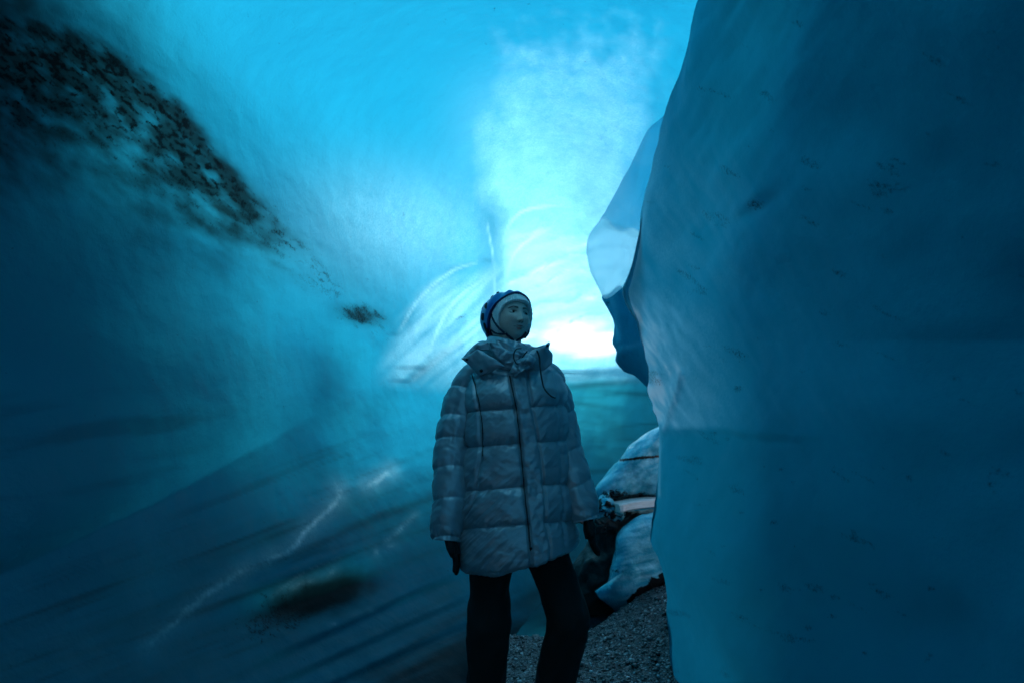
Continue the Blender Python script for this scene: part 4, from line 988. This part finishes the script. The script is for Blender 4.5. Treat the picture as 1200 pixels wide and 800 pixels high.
trp.append(legp([(630, 630, .01), (645, 660, .0), (655, 690, -.02), (665.5, 728, -.04), (656, 775, .0), (644, 835, .04), (640, 888, .05)], [28, 26, 25, 24.5, 24, 23, 21], 5.1))
trp.append(tube(px_path([(606, 590, .01), (607, 625, .01), (609, 652, .01)], 16), [.15] * 10 + [.147, .142, .135, .125, .11, .09], 36, flat=.75))
V, Fs = merge(trp)
trousers = make_mesh('trousers', V, Fs, M_BLK, person); bake(trousers, ('REMESH', dict(mode='VOXEL', voxel_size=.007, use_smooth_shade=True)), ('SMOOTH', dict(factor=.5, iterations=4)))
trousers['label'] = 'loose black trousers'
def glove(wr, tip, side, seed):
    a = Wp(wr[0], wr[1], Y0 - .07); b = Wp(tip[0], tip[1], Y0 - .085); D_ = (b - a); Ln = np.linalg.norm(D_); D_ /= Ln
    fw = np.array([0, -1., 0]); fw -= D_ * fw.dot(D_); fw /= np.linalg.norm(fw); sd_ = np.cross(D_, fw) # palm width lies front-back: thumb forward
    parts = [tube([a - D_ * .03, a + D_ * .01, a + D_ * .05, a + D_ * .085], [.030, .031, .040, .034], 20, flat=1.0)]
    V0, F0 = parts[0]; V0 = a + (V0 - a) - np.outer((V0 - a) @ sd_, sd_) * .42; parts[0] = (V0, F0)
    for j, (o, ln) in enumerate([(.029, .066), (.010, .076), (-.010, .070), (-.028, .054)]):
        base = a + D_ * .070 + fw * o; inw = sd_ * side
        pts = [base, base + D_ * ln * .4 + inw * .003, base + D_ * ln * .75 + inw * .012, base + D_ * ln + inw * .024]
        parts.append(tube(crom(pts, 14), np.array([.0105] * 10 + [.0102, .0095, .008, .005]), 12))
    tb = a + D_ * .025 + fw * .03
    parts.append(tube(crom([tb, tb + D_ * .03 + fw * .018, tb + D_ * .058 + fw * .020 + sd_ * side * .006], 12), np.array([.013] * 8 + [.0125, .011, .009, .006]), 12))
    V, Fs = merge(parts); g = make_mesh('glove', V, Fs, M_BLK, person); bake(g, ('REMESH', dict(mode='VOXEL', voxel_size=.0028, use_smooth_shade=True)), ('SMOOTH', dict(factor=.5, iterations=3))); return g
glove((524.5, 625), (536, 655), 1, 0); glove((688.5, 603), (693.5, 641), -1, 1)
def boot(cx, side):
    c0 = Wp(cx, 888, Y0 + .05); gz = float(ground_h(np.array([c0[0]]), np.array([c0[1]]))[0])
    ang = side * .25; fd = np.array([math.sin(ang), -math.cos(ang), 0]); sdv = np.array([math.cos(ang), math.sin(ang), 0])
    R = []
    for (s_, w_, h_) in [(-.085, .018, .05), (-.075, .034, .085), (-.04, .042, .12), (0, .043, .13), (.05, .043, .10), (.10, .047, .075), (.15, .046, .062), (.185, .036, .052), (.205, .014, .035)]:
        a = np.linspace(0, 2 * PI, 24, endpoint=False)
        cz = gz + .012 + h_ / 2
        R.append(np.array([c0[0], c0[1], 0]) + fd * s_ + np.outer(sq(np.cos(a), .75) * w_, sdv) + np.outer(sq(np.sin(a), .75) * h_ / 2 + cz, [0, 0, 1]))
    sh = tube([[c0[0], c0[1], gz + .07], [c0[0], c0[1], gz + .13], [c0[0], c0[1], gz + .2]], [.048, .047, .055], 24)
    b = make_mesh('boot', *merge([loft(np.array(R)), sh]), M_BLK, person); bake(b, ('REMESH', dict(mode='VOXEL', voxel_size=.006, use_smooth_shade=True)), ('SMOOTH', dict(factor=.5, iterations=3)))
    R = []
    for zz in (0, .004, .018, .02):
        a = np.linspace(0, 2 * PI, 40, endpoint=False); x_ = .055 + .148 * sq(np.cos(a), .8); w_ = np.interp(x_, [-.09, 0, .12, .2], [.03, .045, .052, .03]) * sq(np.sin(a), .8)
        R.append(np.array([c0[0], c0[1], gz - .004 + zz]) + np.outer(x_, fd) + np.outer(w_, sdv))
    make_mesh('sole', *loft(np.array(R)), simple('rubber_sole', (.01, .01, .01), .8), b)
boot(568, -1); boot(640, 1)
EXPO = 1.9
# ------------------------------------------------------------------ daylight
SUN_EL, SUN_AZ = math.radians(52), math.radians(-38)   # azimuth measured from +Y towards +X
w = bpy.data.worlds.new('World'); scene.world = w; w.use_nodes = True
nt = w.node_tree; bg = nt.nodes['Background']
sky = nt.nodes.new('ShaderNodeTexSky'); sky.sky_type = 'NISHITA'; sky.sun_disc = False
sky.sun_elevation = SUN_EL; sky.sun_rotation = SUN_AZ; sky.air_density = 1.2; sky.dust_density = 3.0
nt.links.new(sky.outputs[0], bg.inputs[0]); bg.inputs[1].default_value = .15
sl = bpy.data.lights.new('sun', 'SUN'); sl.energy = 1.5; sl.angle = math.radians(40); sl.color = (1, .97, .93)
so_ = bpy.data.objects.new('sun', sl); COL.objects.link(so_)
sd = Vector((math.sin(SUN_AZ) * math.cos(SUN_EL), math.cos(SUN_AZ) * math.cos(SUN_EL), math.sin(SUN_EL)))
so_.rotation_euler = (-sd).to_track_quat('-Z', 'Y').to_euler(); so_.location = (0, 10, 20)

cd = bpy.data.cameras.new('camera'); cam = bpy.data.objects.new('camera', cd); COL.objects.link(cam)
cam.location = CAM.tolist(); cam.rotation_euler = (PI / 2 + PITCH, 0, 0)
cd.sensor_width = 36; cd.sensor_fit = 'HORIZONTAL'; cd.lens = F_PX * 36 / 1200; cd.clip_end = 2000; cd.clip_start = .05
cd.dof.use_dof = True; cd.dof.focus_distance = 2.5; cd.dof.aperture_fstop = 2.6
scene.camera = cam
scene.view_settings.view_transform = 'Standard'; scene.view_settings.look = 'None'
scene.view_settings.gamma = 1; scene.view_settings.exposure = EXPO
scene.render.engine = 'CYCLES'
cy = scene.cycles; cy.use_denoising = True; cy.max_bounces = 10; cy.diffuse_bounces = 7; cy.glossy_bounces = 3; cy.transmission_bounces = 4
cy.sample_clamp_indirect = 6; cy.caustics_reflective = False; cy.caustics_refractive = False
try: cy.denoiser = 'OPENIMAGEDENOISE'
except Exception: pass
scene.render.film_transparent = False
